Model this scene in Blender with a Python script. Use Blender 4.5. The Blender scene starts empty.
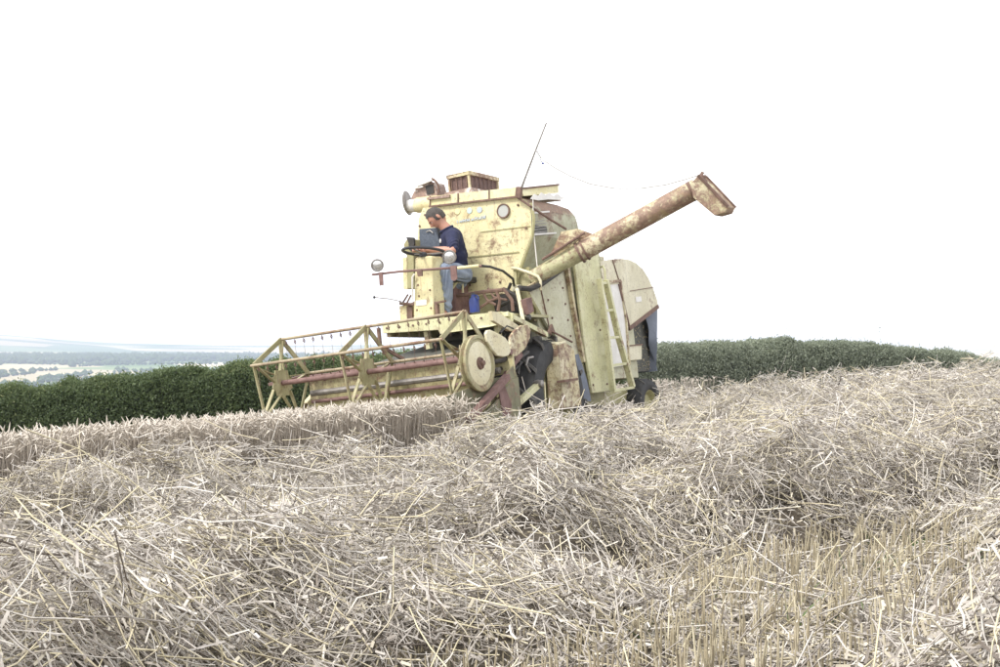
import bpy, math, random
import numpy as np
from mathutils import Vector, Matrix
R = math.radians
random.seed(7)
rng = np.random.default_rng(11)
scn = bpy.context.scene
col = scn.collection

# ------------------------------------------------------------------ camera / frames
FPX, ZC = 1260.0, 1.18
PITCH = math.atan(16.5 / FPX)
CAM = Vector((0, 0, ZC))
FW = Vector((0, math.cos(PITCH), math.sin(PITCH)))
UP = Vector((0, -math.sin(PITCH), math.cos(PITCH)))
psi, rol = R(30), R(6.5)
E2 = Vector((math.sin(psi), math.cos(psi), 0))
E1 = Vector((math.cos(psi) * math.cos(rol), -math.sin(psi) * math.cos(rol), math.sin(rol)))
E3 = E1.cross(E2)
ORG = Vector((-.152, 13.99, 0))
MM = Matrix((E1, E2, E3)).transposed()
MW = Matrix.Translation(ORG) @ MM.to_4x4()

def L(px, py, x=None, y=None, z=None):
    """a point of the machine's own frame seen in direction (px,py) and lying on one of its planes"""
    d = FW * FPX + Vector((px - 500, 0, 0)) + UP * (333.5 - py)
    o = MM.transposed() @ (CAM - ORG); dl = MM.transposed() @ d
    i, v = (0, x) if x is not None else (1, y) if y is not None else (2, z)
    return o + dl * ((v - o[i]) / dl[i])

cam_d = bpy.data.cameras.new('camera'); cam = bpy.data.objects.new('camera', cam_d); col.objects.link(cam)
cam.location = CAM; cam.rotation_euler = (R(90) + PITCH, 0, 0)
cam_d.sensor_width = 36; cam_d.lens = 36 * FPX / 1000; cam_d.clip_start = .05; cam_d.clip_end = 30000
scn.camera = cam

# ------------------------------------------------------------------ materials
def mat(name):
    m = bpy.data.materials.new(name); m.use_nodes = True
    n = m.node_tree.nodes; n.clear()
    out = n.new('ShaderNodeOutputMaterial'); b = n.new('ShaderNodeBsdfPrincipled')
    m.node_tree.links.new(b.outputs[0], out.inputs[0])
    return m, n, m.node_tree.links, b

def ramp(n, stops, interp='LINEAR'):
    r = n.new('ShaderNodeValToRGB'); r.color_ramp.interpolation = interp
    e = r.color_ramp.elements
    while len(e) < len(stops): e.new(0.5)
    for i, (p, c) in enumerate(stops):
        e[i].position = p; e[i].color = (*c, 1) if len(c) == 3 else c
    return r

def noise(n, l, vec, scale, detail=6, rough=.6, dist=0):
    t = n.new('ShaderNodeTexNoise'); t.inputs['Scale'].default_value = scale; t.inputs['Detail'].default_value = detail
    t.inputs['Roughness'].default_value = rough; t.inputs['Distortion'].default_value = dist
    l.new(vec, t.inputs['Vector']); return t

def mixc(n, l, fac, a, b, mode='MIX'):
    m = n.new('ShaderNodeMix'); m.data_type = 'RGBA'; m.blend_type = mode
    for s, v in ((0, fac), (6, a), (7, b)):
        if hasattr(v, 'default_value') or hasattr(v, 'links'): l.new(v, m.inputs[s])
        else: m.inputs[s].default_value = v if s == 0 else (*v, 1)
    return m.outputs[2]

def paint(name, base, pale, rust=.45, metal=0., rough=.6, seed=0., dirt=.35, sc=1., top=None, rustcol=(.21, .115, .075)):
    """weathered paint: chalky patches, rust blooms, run-down streaks and grime"""
    m, n, l, b = mat(name)
    tc = n.new('ShaderNodeTexCoord'); mp = n.new('ShaderNodeMapping'); l.new(tc.outputs['Object'], mp.inputs[0])
    mp.inputs['Location'].default_value = (seed, seed * 1.7, seed * .6)
    v = mp.outputs[0]
    n1 = noise(n, l, v, 3.0, 8, .65)
    c = mixc(n, l, ramp_out(n, l, n1.outputs['Fac'], .38, .66), base, pale)
    st = n.new('ShaderNodeMapping'); l.new(v, st.inputs[0]); st.inputs['Scale'].default_value = (9, 9, .9)
    n2 = noise(n, l, st.outputs[0], 1.4, 5, .7)
    c = mixc(n, l, ramp_out(n, l, n2.outputs['Fac'], .52, .8, dirt), c, (base[0] * .45, base[1] * .42, base[2] * .45))
    n3 = noise(n, l, v, 7.0 * sc, 10, .76, .3)
    n4 = noise(n, l, v, 1.6 * sc, 3, .5)
    add = n.new('ShaderNodeMath'); add.operation = 'MULTIPLY_ADD'
    l.new(n4.outputs['Fac'], add.inputs[0]); add.inputs[1].default_value = .55; l.new(n3.outputs['Fac'], add.inputs[2])
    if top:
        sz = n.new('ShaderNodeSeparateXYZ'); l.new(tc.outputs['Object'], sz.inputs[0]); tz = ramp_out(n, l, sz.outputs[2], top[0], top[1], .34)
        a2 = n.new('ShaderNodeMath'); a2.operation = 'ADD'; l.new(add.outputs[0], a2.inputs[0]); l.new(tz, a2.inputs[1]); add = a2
    lo = .98 - rust * .42
    fac = ramp_out(n, l, add.outputs[0], lo, lo + .17, .92)
    n5 = noise(n, l, v, 24, 6, .7)
    rc = ramp(n, [(.3, tuple(x * .55 for x in rustcol)), (.55, rustcol), (.8, (rustcol[0] * 1.7, rustcol[1] * 1.9, rustcol[2] * 1.9))])
    l.new(n5.outputs['Fac'], rc.inputs[0])
    c = mixc(n, l, fac, c, rc.outputs[0])
    n6 = noise(n, l, v, 45, 3, .6)
    c = mixc(n, l, ramp_out(n, l, n6.outputs['Fac'], .58, .70, .65), c, (.20, .13, .09))
    n7 = noise(n, l, v, 5.5, 7, .75, .8)
    c = mixc(n, l, ramp_out(n, l, n7.outputs['Fac'], .52, .72, dirt * 1.3), c, (base[0] * .62, base[1] * .52, base[2] * .42))
    wv = n.new('ShaderNodeMapping'); l.new(v, wv.inputs[0]); wv.inputs['Scale'].default_value = (26, 26, 1.6)
    n8 = noise(n, l, wv.outputs[0], 1.0, 4, .6)
    c = mixc(n, l, ramp_out(n, l, n8.outputs['Fac'], .60, .72, rust * .8), c, (.30, .19, .12))
    l.new(c, b.inputs['Base Color'])
    b.inputs['Roughness'].default_value = rough; b.inputs['Metallic'].default_value = metal
    bu = n.new('ShaderNodeBump'); bu.inputs['Strength'].default_value = .35; bu.inputs['Distance'].default_value = .01
    l.new(add.outputs[0], bu.inputs['Height']); l.new(bu.outputs[0], b.inputs['Normal'])
    return m

def ramp_out(n, l, src, a, b_, top=1.0):
    mr = n.new('ShaderNodeMapRange'); mr.interpolation_type = 'SMOOTHSTEP'
    mr.inputs[1].default_value = a; mr.inputs[2].default_value = b_; mr.inputs[4].default_value = top
    l.new(src, mr.inputs[0]); return mr.outputs[0]

def plain(name, c, c2=None, scale=8, rough=.6, metal=0., bump=.15):
    m, n, l, b = mat(name)
    tc = n.new('ShaderNodeTexCoord'); nz = noise(n, l, tc.outputs['Object'], scale, 6, .65)
    c2 = c2 or tuple(x * .65 for x in c)
    r = ramp(n, [(.3, c2), (.7, c)]); l.new(nz.outputs['Fac'], r.inputs[0]); l.new(r.outputs[0], b.inputs['Base Color'])
    b.inputs['Roughness'].default_value = rough; b.inputs['Metallic'].default_value = metal
    bu = n.new('ShaderNodeBump'); bu.inputs['Strength'].default_value = bump; l.new(nz.outputs['Fac'], bu.inputs['Height'])
    bu.inputs['Distance'].default_value = .01; l.new(bu.outputs[0], b.inputs['Normal'])
    return m

CREAM, CREAM2 = (.60, .52, .24), (.68, .63, .40)
M = dict(
    tank=paint('faded_yellow_paint', (.65, .58, .33), (.73, .68, .43), .42, seed=1, dirt=.45),
    lip=paint('yellow_lip_paint', (.66, .60, .33), (.73, .69, .46), .22, seed=4, dirt=.2),
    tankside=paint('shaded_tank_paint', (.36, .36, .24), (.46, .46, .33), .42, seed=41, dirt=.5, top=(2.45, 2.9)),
    grime=paint('oily_olive_paint', (.12, .12, .065), (.22, .21, .12), .5, seed=61, dirt=.7),
    side=paint('greenish_faded_paint', (.48, .47, .32), (.58, .57, .43), .42, seed=3, dirt=.45),
    guard=paint('pale_guard_paint', (.56, .55, .32), (.65, .63, .41), .40, seed=9, dirt=.5),
    hood=paint('chalky_hood_paint', (.58, .54, .38), (.68, .64, .48), .36, seed=6, dirt=.4, top=(2.1, 2.6)),
    olive=paint('olive_yellow_paint', (.34, .32, .16), (.45, .42, .25), .38, seed=12, dirt=.5),
    bat=paint('brown_reel_tube', (.30, .24, .16), (.42, .36, .24), .55, seed=51, dirt=.6),
    reel=paint('reel_paint', (.30, .28, .145), (.42, .385, .23), .46, seed=15, dirt=.5),
    shield=paint('shield_paint', (.62, .56, .36), (.70, .66, .48), .34, seed=18, dirt=.3),
    rusty=paint('rust_eaten_paint', (.55, .48, .28), (.66, .60, .42), .66, seed=21, dirt=.6, sc=2),
    spout=paint('auger_paint', (.48, .44, .26), (.64, .58, .40), .84, seed=27, dirt=.7, sc=2.6, rustcol=(.25, .15, .11)),
    boomlow=paint('auger_base_paint', (.40, .39, .22), (.54, .52, .34), .5, seed=71, dirt=.6, sc=2.),
    rust=plain('bare_rust', (.24, .15, .115), (.11, .07, .055), 14, .85),
    redrust=plain('red_brown_rust', (.25, .155, .14), (.13, .07, .06), 10, .8),
    dark=plain('greasy_dark_metal', (.05, .045, .04), (.02, .018, .016), 12, .6),
    greydark=plain('dark_grey_sheet', (.13, .13, .11), (.06, .06, .05), 6, .8),
    trough=paint('worn_trough_paint', (.42, .38, .20), (.54, .49, .28), .5, seed=81, dirt=.6),
    wire=plain('grey_wire', (.50, .49, .47), (.40, .39, .37), 20, .6),
    lug=plain('dusty_tread', (.15, .14, .125), (.06, .058, .055), 14, .85),
    rubber=plain('tyre_rubber', (.055, .055, .055), (.025, .025, .025), 9, .75),
    canvas=plain('blue_grey_canvas', (.21, .235, .28), (.12, .135, .17), 5, .9, bump=.5),
    white=plain('dirty_white', (.78, .76, .72), (.62, .60, .56), 10, .6),
    steel=plain('worn_steel', (.34, .32, .30), (.18, .16, .14), 20, .45, .4),
    black=plain('black_plastic', (.03, .03, .033), (.018, .018, .02), 14, .4),
    mesh=plain('rusty_mesh', (.20, .13, .11), (.09, .055, .05), 60, .85, bump=.8),
    flake=paint('flaking_paint', (.74, .70, .62), (.80, .78, .72), .85, seed=33, rustcol=(.27, .165, .125)),
    bluejug=plain('blue_plastic', (.02, .045, .22), (.015, .03, .15), 6, .35),
    logo=plain('faded_blue_print', (.42, .50, .62), (.52, .56, .52), 40, .7),
    logo2=plain('faded_cyan_print', (.44, .62, .66), (.58, .62, .50), 40, .7),
    logo3=plain('faded_yellow_print', (.74, .72, .36), (.70, .66, .40), 40, .7),
    skin=plain('skin', (.50, .27, .19), (.42, .21, .15), 18, .5),
    hair=plain('dark_grey_hair', (.10, .085, .075), (.03, .025, .022), 120, .7, bump=.8),
    shirt=plain('navy_cotton', (.022, .026, .07), (.014, .017, .045), 20, .9, bump=.5),
    jeans=plain('faded_denim', (.31, .36, .45), (.17, .21, .30), 9, .9, bump=.5),
    boot=plain('brown_boot_leather', (.16, .11, .08), (.08, .055, .04), 16, .7),
    chaff=plain('straw_chaff', (.60, .52, .34), (.44, .37, .24), 20, .8),
    radiator=plain('blue_grey_radiator', (.10, .125, .16), (.05, .06, .085), 45, .6, bump=.6),
)
def glass_mat():
    m, n, l, b = mat('lamp_lens'); b.inputs['Base Color'].default_value = (.75, .77, .78, 1)
    b.inputs['Metallic'].default_value = .75; b.inputs['Roughness'].default_value = .22; return m
M['lens'] = glass_mat()
def port_mat():
    m, n, l, b = mat('dusty_window_glass'); b.inputs['Base Color'].default_value = (.42, .43, .40, 1); b.inputs['Roughness'].default_value = .35
    return m
M['port'] = port_mat()

# ------------------------------------------------------------------ mesh helper
class MB:
    def __init__(s): s.v = []; s.f = []; s.sm = []
    def add(s, vs, fs, smooth=False):
        o = len(s.v); s.v += [tuple(p) for p in vs]
        s.f += [tuple(i + o for i in f) for f in fs]; s.sm += [smooth] * len(fs); return s
    def hexa(s, p):  # 8 corners: bottom 4, top 4
        return s.add(p, [(0, 3, 2, 1), (4, 5, 6, 7), (0, 1, 5, 4), (1, 2, 6, 5), (2, 3, 7, 6), (3, 0, 4, 7)])
    def box(s, x0, x1, y0, y1, z0, z1):
        return s.hexa([(x0, y0, z0), (x1, y0, z0), (x1, y1, z0), (x0, y1, z0), (x0, y0, z1), (x1, y0, z1), (x1, y1, z1), (x0, y1, z1)])
    def obox(s, c, a, b, d):  # half-vectors
        c, a, b, d = map(Vector, (c, a, b, d))
        return s.hexa([c - a - b - d, c + a - b - d, c + a + b - d, c - a + b - d, c - a - b + d, c + a - b + d, c + a + b + d, c - a + b + d])
    def bar(s, p, q, w, h, up=(0, 0, 1)):
        p, q = Vector(p), Vector(q); d = (q - p).normalized(); u = Vector(up)
        if abs(d.dot(u)) > .97: u = Vector((1, 0, 0))
        a = d.cross(u).normalized(); b = a.cross(d).normalized()
        return s.obox((p + q) / 2, (q - p) / 2, a * w / 2, b * h / 2)
    def plate(s, pts, t):  # polygon extruded by vector t
        n = len(pts); t = Vector(t); p = [Vector(a) for a in pts]
        return s.add(p + [a + t for a in p], [tuple(range(n)), tuple(range(2 * n - 1, n - 1, -1))] + [((i + 1) % n, i, i + n, (i + 1) % n + n) for i in range(n)])
    def tube(s, pts, r, n=10, cap=True, closed=False):
        P = [Vector(a) for a in pts]; k = len(P); rs = r if isinstance(r, (list, tuple)) else [r] * k
        vs = []; prev = None
        for i in range(k):
            if closed: d = P[(i + 1) % k] - P[i - 1]
            else: d = P[min(i + 1, k - 1)] - P[max(i - 1, 0)]
            d.normalize()
            if prev is None: a = d.orthogonal().normalized()
            else:
                a = prev - d * prev.dot(d); a.normalize()
            prev = a; b = d.cross(a)
            for j in range(n):
                t = 2 * math.pi * j / n; vs.append(P[i] + (a * math.cos(t) + b * math.sin(t)) * rs[i])
        fs = [];
        for i in range(k if closed else k - 1):
            i2 = (i + 1) % k
            for j in range(n): fs.append((i * n + j, i * n + (j + 1) % n, i2 * n + (j + 1) % n, i2 * n + j))
        s.add(vs, fs, True)
        if cap and not closed:
            o = len(s.v) - len(vs)
            s.f.append(tuple(o + j for j in range(n))[::-1]); s.f.append(tuple(o + (k - 1) * n + j for j in range(n))); s.sm += [False, False]
        return s
    def lathe(s, c, ax, prof, n=32, smooth=True, closed=False):  # prof (radius, along)
        c, ax = Vector(c), Vector(ax).normalized(); a = ax.orthogonal().normalized(); b = ax.cross(a); k = len(prof); vs = []
        for (r, h) in prof:
            for j in range(n):
                t = 2 * math.pi * j / n; vs.append(c + ax * h + (a * math.cos(t) + b * math.sin(t)) * r)
        fs = []
        for i in range(k if closed else k - 1):
            i2 = (i + 1) % k
            for j in range(n): fs.append((i * n + j, i * n + (j + 1) % n, i2 * n + (j + 1) % n, i2 * n + j))
        return s.add(vs, fs, smooth)
    def loft(s, rings, smooth=False, cap=True):
        n = len(rings[0]); vs = [p for r in rings for p in r]; fs = []
        for i in range(len(rings) - 1):
            for j in range(n): fs.append((i * n + j, i * n + (j + 1) % n, (i + 1) * n + (j + 1) % n, (i + 1) * n + j))
        s.add(vs, fs, smooth)
        if cap:
            o = len(s.v) - len(vs)
            s.f += [tuple(o + j for j in range(n))[::-1], tuple(o + (len(rings) - 1) * n + j for j in range(n))]; s.sm += [False, False]
        return s
    def build(s, name, m, parent=None, bevel=0, sharp=40):
        me = bpy.data.meshes.new(name); me.from_pydata(s.v, [], s.f); me.validate()
        me.update(); me.materials.append(m)
        if len(me.polygons) == len(s.sm): me.polygons.foreach_set('use_smooth', s.sm)
        o = bpy.data.objects.new(name, me); col.objects.link(o)
        if any(s.sm): me.set_sharp_from_angle(angle=R(sharp))
        if parent: o.parent = parent
        if bevel:
            b = o.modifiers.new('bevel', 'BEVEL'); b.width = bevel; b.segments = 2; b.limit_method = 'ANGLE'; b.angle_limit = R(35)
        return o

def tag(o, label=None, cat=None, group=None, kind=None):
    for k, v in (('label', label), ('category', cat), ('group', group), ('kind', kind)):
        if v: o[k] = v
    return o

def npmesh(name, V, F, m, tone=None, smooth=False, parent=None, mats=None):
    """V (n,3), F (k,4) or (k,3) arrays"""
    me = bpy.data.meshes.new(name); k = F.shape[1]
    me.vertices.add(len(V)); me.vertices.foreach_set('co', V.astype(np.float32).ravel())
    me.loops.add(F.size); me.loops.foreach_set('vertex_index', F.astype(np.int32).ravel())
    me.polygons.add(len(F)); me.polygons.foreach_set('loop_start', np.arange(0, F.size, k, dtype=np.int32))
    me.polygons.foreach_set('loop_total', np.full(len(F), k, np.int32))
    if smooth: me.polygons.foreach_set('use_smooth', np.ones(len(F), bool))
    me.update(calc_edges=True)
    if tone is not None:
        a = me.attributes.new('tone', 'FLOAT', 'POINT'); a.data.foreach_set('value', tone.astype(np.float32))
    me.materials.append(m)
    o = bpy.data.objects.new(name, me); col.objects.link(o)
    if parent: o.parent = parent
    return o

# ------------------------------------------------------------------ noise + ground
_t = rng.random((256, 256))
def vn(x, y):
    x = np.asarray(x, float); y = np.asarray(y, float)
    xi = np.floor(x).astype(int); yi = np.floor(y).astype(int); fx = x - xi; fy = y - yi
    fx = fx * fx * (3 - 2 * fx); fy = fy * fy * (3 - 2 * fy)
    g = lambda a, b: _t[a & 255, b & 255]
    return (g(xi, yi) * (1 - fx) + g(xi + 1, yi) * fx) * (1 - fy) + (g(xi, yi + 1) * (1 - fx) + g(xi + 1, yi + 1) * fx) * fy
def fbm(x, y, o=4):
    s = 0; a = .5
    for i in range(o): s = s + a * vn(x * 2 ** i + 17 * i, y * 2 ** i + 5 * i); a *= .5
    return s / (1 - .5 ** o)

def G(x, y):
    x = np.asarray(x, float); y = np.asarray(y, float)
    xe = np.where(x > 7, 7 + 3.5 * (1 - np.exp(-(x - 7) / 3.5)), x)
    xe = np.where(xe < -18, -18 + (xe + 18) * .3, xe)
    z = .0987 * (xe + .152) - .04 * (y - 13.99)
    z = z - .0062 * np.maximum(x - 7, 0) ** 2 - .0009 * np.maximum(y - 48, 0) ** 2
    return z + .05 * (fbm(x * .35, y * .35, 2) - .5)
def UVc(x, y):
    dx, dy = np.asarray(x) - ORG.x, np.asarray(y) - ORG.y
    return dx * .866 - dy * .5, dx * .5 + dy * .866
ROWS = [(2.55, .31), (5.05, .27), (7.4, .26), (10.2, .36), (12.7, .36), (15.2, .36), (17.7, .36)]
def SW(x, y):
    """height of the straw lying on the ground"""
    u, v = UVc(x, y)
    u = u + .35 * (fbm(v * .35 + 9, u * .2, 2) - .5)
    s = 0
    for i, (uk, a) in enumerate(ROWS):
        am = a * ((.55 + .9 * fbm(v * 1.3 + 31 * i, u * 1.5 + 3, 3)) if i else (.75 + .5 * fbm(v * .9, u * 1.1 + 3, 3)))
        w = .40 + .40 * fbm(v * .4 + 11 * i, 7.7, 2)
        s = s + am * np.exp(-np.abs((u - uk) / w) ** 2.6)
    for (ax_, ay_, bx_, by_, hh_, ww_) in ((-.3, 3.7, 2.0, 5.1, .25, .34), (2.0, 5.1, 5.5, 7.6, .22, .36), (1.6, 3.5, 3.2, 4.4, .12, .2)):
        tx, ty = bx_ - ax_, by_ - ay_; tt = np.clip(((x - ax_) * tx + (y - ay_) * ty) / (tx * tx + ty * ty), 0, 1)
        dd = np.hypot(x - ax_ - tt * tx, y - ay_ - tt * ty); s = s + hh_ * (.5 + fbm(x * 1.5 + 4, y * 1.5, 2)) * np.exp(-(dd / ww_) ** 2.4) * np.clip(1 - s / .25, 0, 1)
    beh = (v > 3.6) * 1.0
    s = s + .34 * beh * np.exp(-np.abs(u / .7) ** 2.6) * (.6 + .8 * fbm(v * .6, u * .9, 3))
    bl = 1 - np.abs(2 * vn(x * 1.9 + 7 + .5 * vn(y * 2, x * 2), y * 2.4 + 3) - 1); bl2 = 1 - np.abs(2 * vn(x * 4.1 + 70, y * 4.9 + 30) - 1)
    s = s * (.50 + .78 * bl ** 1.4 + .30 * bl2)
    s = s + .42 * np.maximum(fbm(x * 1.3 + 40, y * 1.3, 3) - .50, 0)
    s = s * (u > 1.35 + .2 * fbm(v * 1.2, 3.3, 2)) + s * beh * (u <= 1.4) * (u > -1.3)
    return s
def cover(x, y):
    return np.clip((SW(x, y) - .03) / .10, 0, 1)

m, n, l, b = mat('soil_and_chaff')
tc = n.new('ShaderNodeTexCoord'); a1 = noise(n, l, tc.outputs['Object'], 22, 8, .75); a2 = noise(n, l, tc.outputs['Object'], .6, 3, .5)
r1 = ramp(n, [(.3, (.05, .04, .03)), (.5, (.14, .115, .085)), (.7, (.34, .29, .225))]); l.new(a1.outputs['Fac'], r1.inputs[0])
r2 = ramp(n, [(.45, (1, 1, 1)), (.7, (.8, .85, .7))]); l.new(a2.outputs['Fac'], r2.inputs[0])
l.new(mixc(n, l, 1.0, r1.outputs[0], r2.outputs[0], 'MULTIPLY'), b.inputs['Base Color']); b.inputs['Roughness'].default_value = 1
bu = n.new('ShaderNodeBump'); bu.inputs['Strength'].default_value = 1; bu.inputs['Distance'].default_value = .03; l.new(a1.outputs['Fac'], bu.inputs['Height']); l.new(bu.outputs[0], b.inputs['Normal'])
M['soil'] = m

def gridmesh(name, xs, ys, zf, m):
    X, Y = np.meshgrid(xs, ys); Z = zf(X, Y); V = np.stack([X, Y, Z], -1).reshape(-1, 3)
    nx, ny = len(xs), len(ys); i = np.arange((ny - 1) * (nx - 1)); rr = i // (nx - 1); cc = i % (nx - 1); a = rr * nx + cc
    return npmesh(name, V, np.stack([a, a + 1, a + nx + 1, a + nx], -1), m, smooth=True)
xs = np.concatenate([np.arange(-60, -9, 1.), np.arange(-9, 9, .09), np.arange(9, 61, .8)])
ys = np.concatenate([np.arange(-12, .5, .8), np.arange(.5, 14, .09), np.arange(14, 40, .3), np.arange(40, 90, 1.2)])
tag(gridmesh('field_ground', xs, ys, lambda x, y: G(x, y) + .38 * SW(x, y), M['soil']), kind='structure')

# ------------------------------------------------------------------ straw
def straw_mat(name, stops, trans=.0, rough=.55):
    m, n, l, b = mat(name)
    at = n.new('ShaderNodeAttribute'); at.attribute_name = 'tone'
    r = ramp(n, stops); l.new(at.outputs['Fac'], r.inputs[0])
    tc = n.new('ShaderNodeTexCoord'); nz = noise(n, l, tc.outputs['Object'], 30, 3, .6)
    k = ramp(n, [(.3, (.70, .68, .66)), (.6, (1, 1, 1))]); l.new(nz.outputs['Fac'], k.inputs[0])
    c = mixc(n, l, 1.0, r.outputs[0], k.outputs[0], 'MULTIPLY')
    l.new(c, b.inputs['Base Color']); b.inputs['Roughness'].default_value = rough
    if trans:
        tr = n.new('ShaderNodeBsdfTranslucent'); l.new(c, tr.inputs[0]); mx = n.new('ShaderNodeMixShader'); mx.inputs[0].default_value = trans
        l.new(b.outputs[0], mx.inputs[1]); l.new(tr.outputs[0], mx.inputs[2])
        out = [x for x in n if x.type == 'OUTPUT_MATERIAL'][0]; l.new(mx.outputs[0], out.inputs[0])
    return m
STOPS = [(0, (.12, .095, .075)), (.15, (.27, .235, .20)), (.45, (.50, .46, .415)), (.7, (.70, .665, .61)), (.82, (.66, .59, .42)), (1, (.74, .67, .46))]
M['straw'] = straw_mat('cut_straw', STOPS)
M['stub'] = straw_mat('stubble_stalk', [(0, (.24, .20, .14)), (.5, (.46, .40, .28)), (1, (.66, .60, .44))])
M['wheat'] = straw_mat('ripe_wheat', [(0, (.34, .29, .235)), (.5, (.57, .51, .435)), (1, (.74, .68, .59))])
M['weed'] = straw_mat('green_weed', [(0, (.05, .10, .03)), (1, (.16, .24, .08))], .2)

def strips(P, D, Ln, W, tone, segs=2, sides=3, bend=None, taper=1.0, kink=None):
    """n strands as small prisms (sides>=3) or ribbons (sides=2)"""
    n = len(P); D = D / np.linalg.norm(D, axis=1, keepdims=True)
    up = np.tile([0., 0., 1.], (n, 1)); up[np.abs(D[:, 2]) > .9] = [1., 0., 0.]
    A = np.cross(D, up); A /= np.linalg.norm(A, axis=1, keepdims=True); Bv = np.cross(A, D)
    th = rng.random(n) * 6.283; A, Bv = A * np.cos(th)[:, None] + Bv * np.sin(th)[:, None], Bv * np.cos(th)[:, None] - A * np.sin(th)[:, None]
    V = np.zeros((n, segs + 1, sides, 3))
    for k in range(segs + 1):
        t = k / segs; c = P + D * (Ln * (t - .5))[:, None]
        if bend is not None: c = c + bend * (1 - (2 * t - 1) ** 2)[..., None] if np.ndim(t) else c + bend * (1 - (2 * t - 1) ** 2)
        if kink is not None and 0 < k < segs: c = c + kink[:, k - 1]
        w = W * (1 - (1 - taper) * t)
        if sides == 2:
            V[:, k, 0] = c + A * (w / 2)[:, None]; V[:, k, 1] = c - A * (w / 2)[:, None]
        else:
            for j in range(sides):
                a = 6.2832 * j / sides; V[:, k, j] = c + (A * math.cos(a) + Bv * math.sin(a)) * (w / 2)[:, None]
    base = (np.arange(n) * (segs + 1) * sides)[:, None]; F = []
    for k in range(segs):
        for j in range(sides if sides > 2 else 1):
            j2 = (j + 1) % sides
            F.append(base + np.array([[k * sides + j, k * sides + j2, (k + 1) * sides + j2, (k + 1) * sides + j]]))
    F = np.stack(F, 1).reshape(-1, 4)
    return V.reshape(-1, 3), F, np.repeat(tone, (segs + 1) * sides)
def join(parts):
    V = []; F = []; T = []; o = 0
    for v, f, t in parts: V.append(v); F.append(f + o); T.append(t); o += len(v)
    return np.concatenate(V), np.concatenate(F), np.concatenate(T)

def wedge(n, y0, y1, ex=0.6, margin=.47, pw=1.0):
    """random ground points in the seen wedge"""
    y = y0 + (y1 - y0) * rng.random(n) ** pw; x = (rng.random(n) * 2 - 1) * (margin * y + ex); return x, y

def rnd_tone(n, yellow=.22):
    t = np.clip(rng.normal(.48, .235, n), .0, .78); k = rng.random(n) < yellow; t[k] = .8 + .2 * rng.random(k.sum()); return t

def lay(n, y0, y1, W, Lr, pw=1.0, ribbon=.52, thick=.13, curl=.17):
    x, y = wedge(int(n * 1.0), y0, y1, pw=pw)
    s = SW(x, y); c = np.clip((s - .03) / .1, 0, 1)
    patch = fbm(x * 1.7 + 60, y * 2.2, 3)
    pit = vn(x * 3.1 + 90, y * 4.2 + 11) * .6 + vn(x * 8.0 + 9, y * 9.0 + 1) * .4
    keep = rng.random(len(x)) < np.clip((c + .14 + .10 * (y < 7) + .60 * (patch > .48) + (y > 12) * .3), 0, 1) * np.clip((pit - .30) / .18, np.where(y < 3.2, .35, .08), 1)
    sl_ = (SW(x, y + .06) - SW(x, y - .06)) / .12
    keep &= rng.random(len(x)) < np.clip(1.15 - 1.1 * np.maximum(sl_ - .15, 0), np.where(y < 3.2, .9, .5), 1)
    u, v = UVc(x, y)
    keep &= ~((u < 1.25) & (v < 3.6)) & ~((u < -1.2))
    keep &= ~((np.abs(u) < 1.25) & (v > -2.6) & (v < 3.8))
    x, y, s = x[keep], y[keep], s[keep]; n = len(x)
    dep = rng.random(n) ** 1.3 * np.minimum(thick, s * .5 + .04)
    tuft = ((fbm(x * 2.3, y * 2.3 + 9, 3) - .5) * .26 + (vn(x * 6.5, y * 6.5 + 9) - .5) * .07) * np.clip(s / .2, 0, 1)
    z = G(x, y) + s + .03 + tuft - dep
    fld = fbm(x * 1.4 + 5, y * 1.4, 2) * 6.0 - 2.6
    az = fld + rng.normal(0, .85, n)
    el = rng.normal(0, .24, n); spike = rng.random(n) < .07; el[spike] = rng.uniform(.3, 1.1, spike.sum())
    e = .15; gx = (SW(x + e, y) - SW(x - e, y)) / (2 * e); gy = (SW(x, y + e) - SW(x, y - e)) / (2 * e)
    D = np.stack([np.cos(az), np.sin(az), np.zeros(n)], 1); D[:, 2] = D[:, 0] * gx + D[:, 1] * gy + np.tan(el)
    Ln = rng.uniform(*Lr, n) * (.6 + .4 * rng.random(n))
    P = np.stack([x, y, z + np.where(spike, Ln * .2, 0)], 1)
    tone = rnd_tone(n, .2); 
    rb = rng.random(n) < ribbon
    bend = rng.normal(0, 1, (n, 3)) * (Ln * curl)[:, None] * np.where(rb, 1.0, .35)[:, None]; bend[:, 2] = -np.abs(bend[:, 2]) * .8
    out = []
    a = ~rb
    sg = 3 if y1 < 7 else 2 if y1 < 16 else 1
    out.append(strips(P[a], D[a], Ln[a], W * rng.uniform(.6, 1.15, a.sum()), tone[a], sg, 3, bend[a], kink=rng.normal(0, 1, (a.sum(), 2, 3)) * (Ln[a] * .028)[:, None, None] if sg == 3 else None))
    if y1 < 16:   # crushed chaff and split bits among the straw
        k = rng.random(n) < .8; m_ = k.sum(); cd = rng.normal(0, 1, (m_, 3)); cl = rng.uniform(.006, .028, m_)
        out.append(strips(P[k] + rng.normal(0, .04, (m_, 3)) * [1, 1, .4], cd, cl, rng.uniform(.002, .0065, m_), np.clip(tone[k] + .05, 0, .78), 1, 2))
    k = rb.sum(); Lr_ = Ln[rb] * .5
    out.append(strips(P[rb], D[rb], Lr_, W * rng.uniform(.6, 1.35 if y1 < 7 else 1.9, k), np.minimum(tone[rb], .72), 3 if y1 < 16 else 2, 2, bend[rb] * .7,
                      kink=rng.normal(0, 1, (k, 2, 3)) * (Lr_ * .10)[:, None, None] if y1 < 16 else None))
    return join(out)

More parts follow.
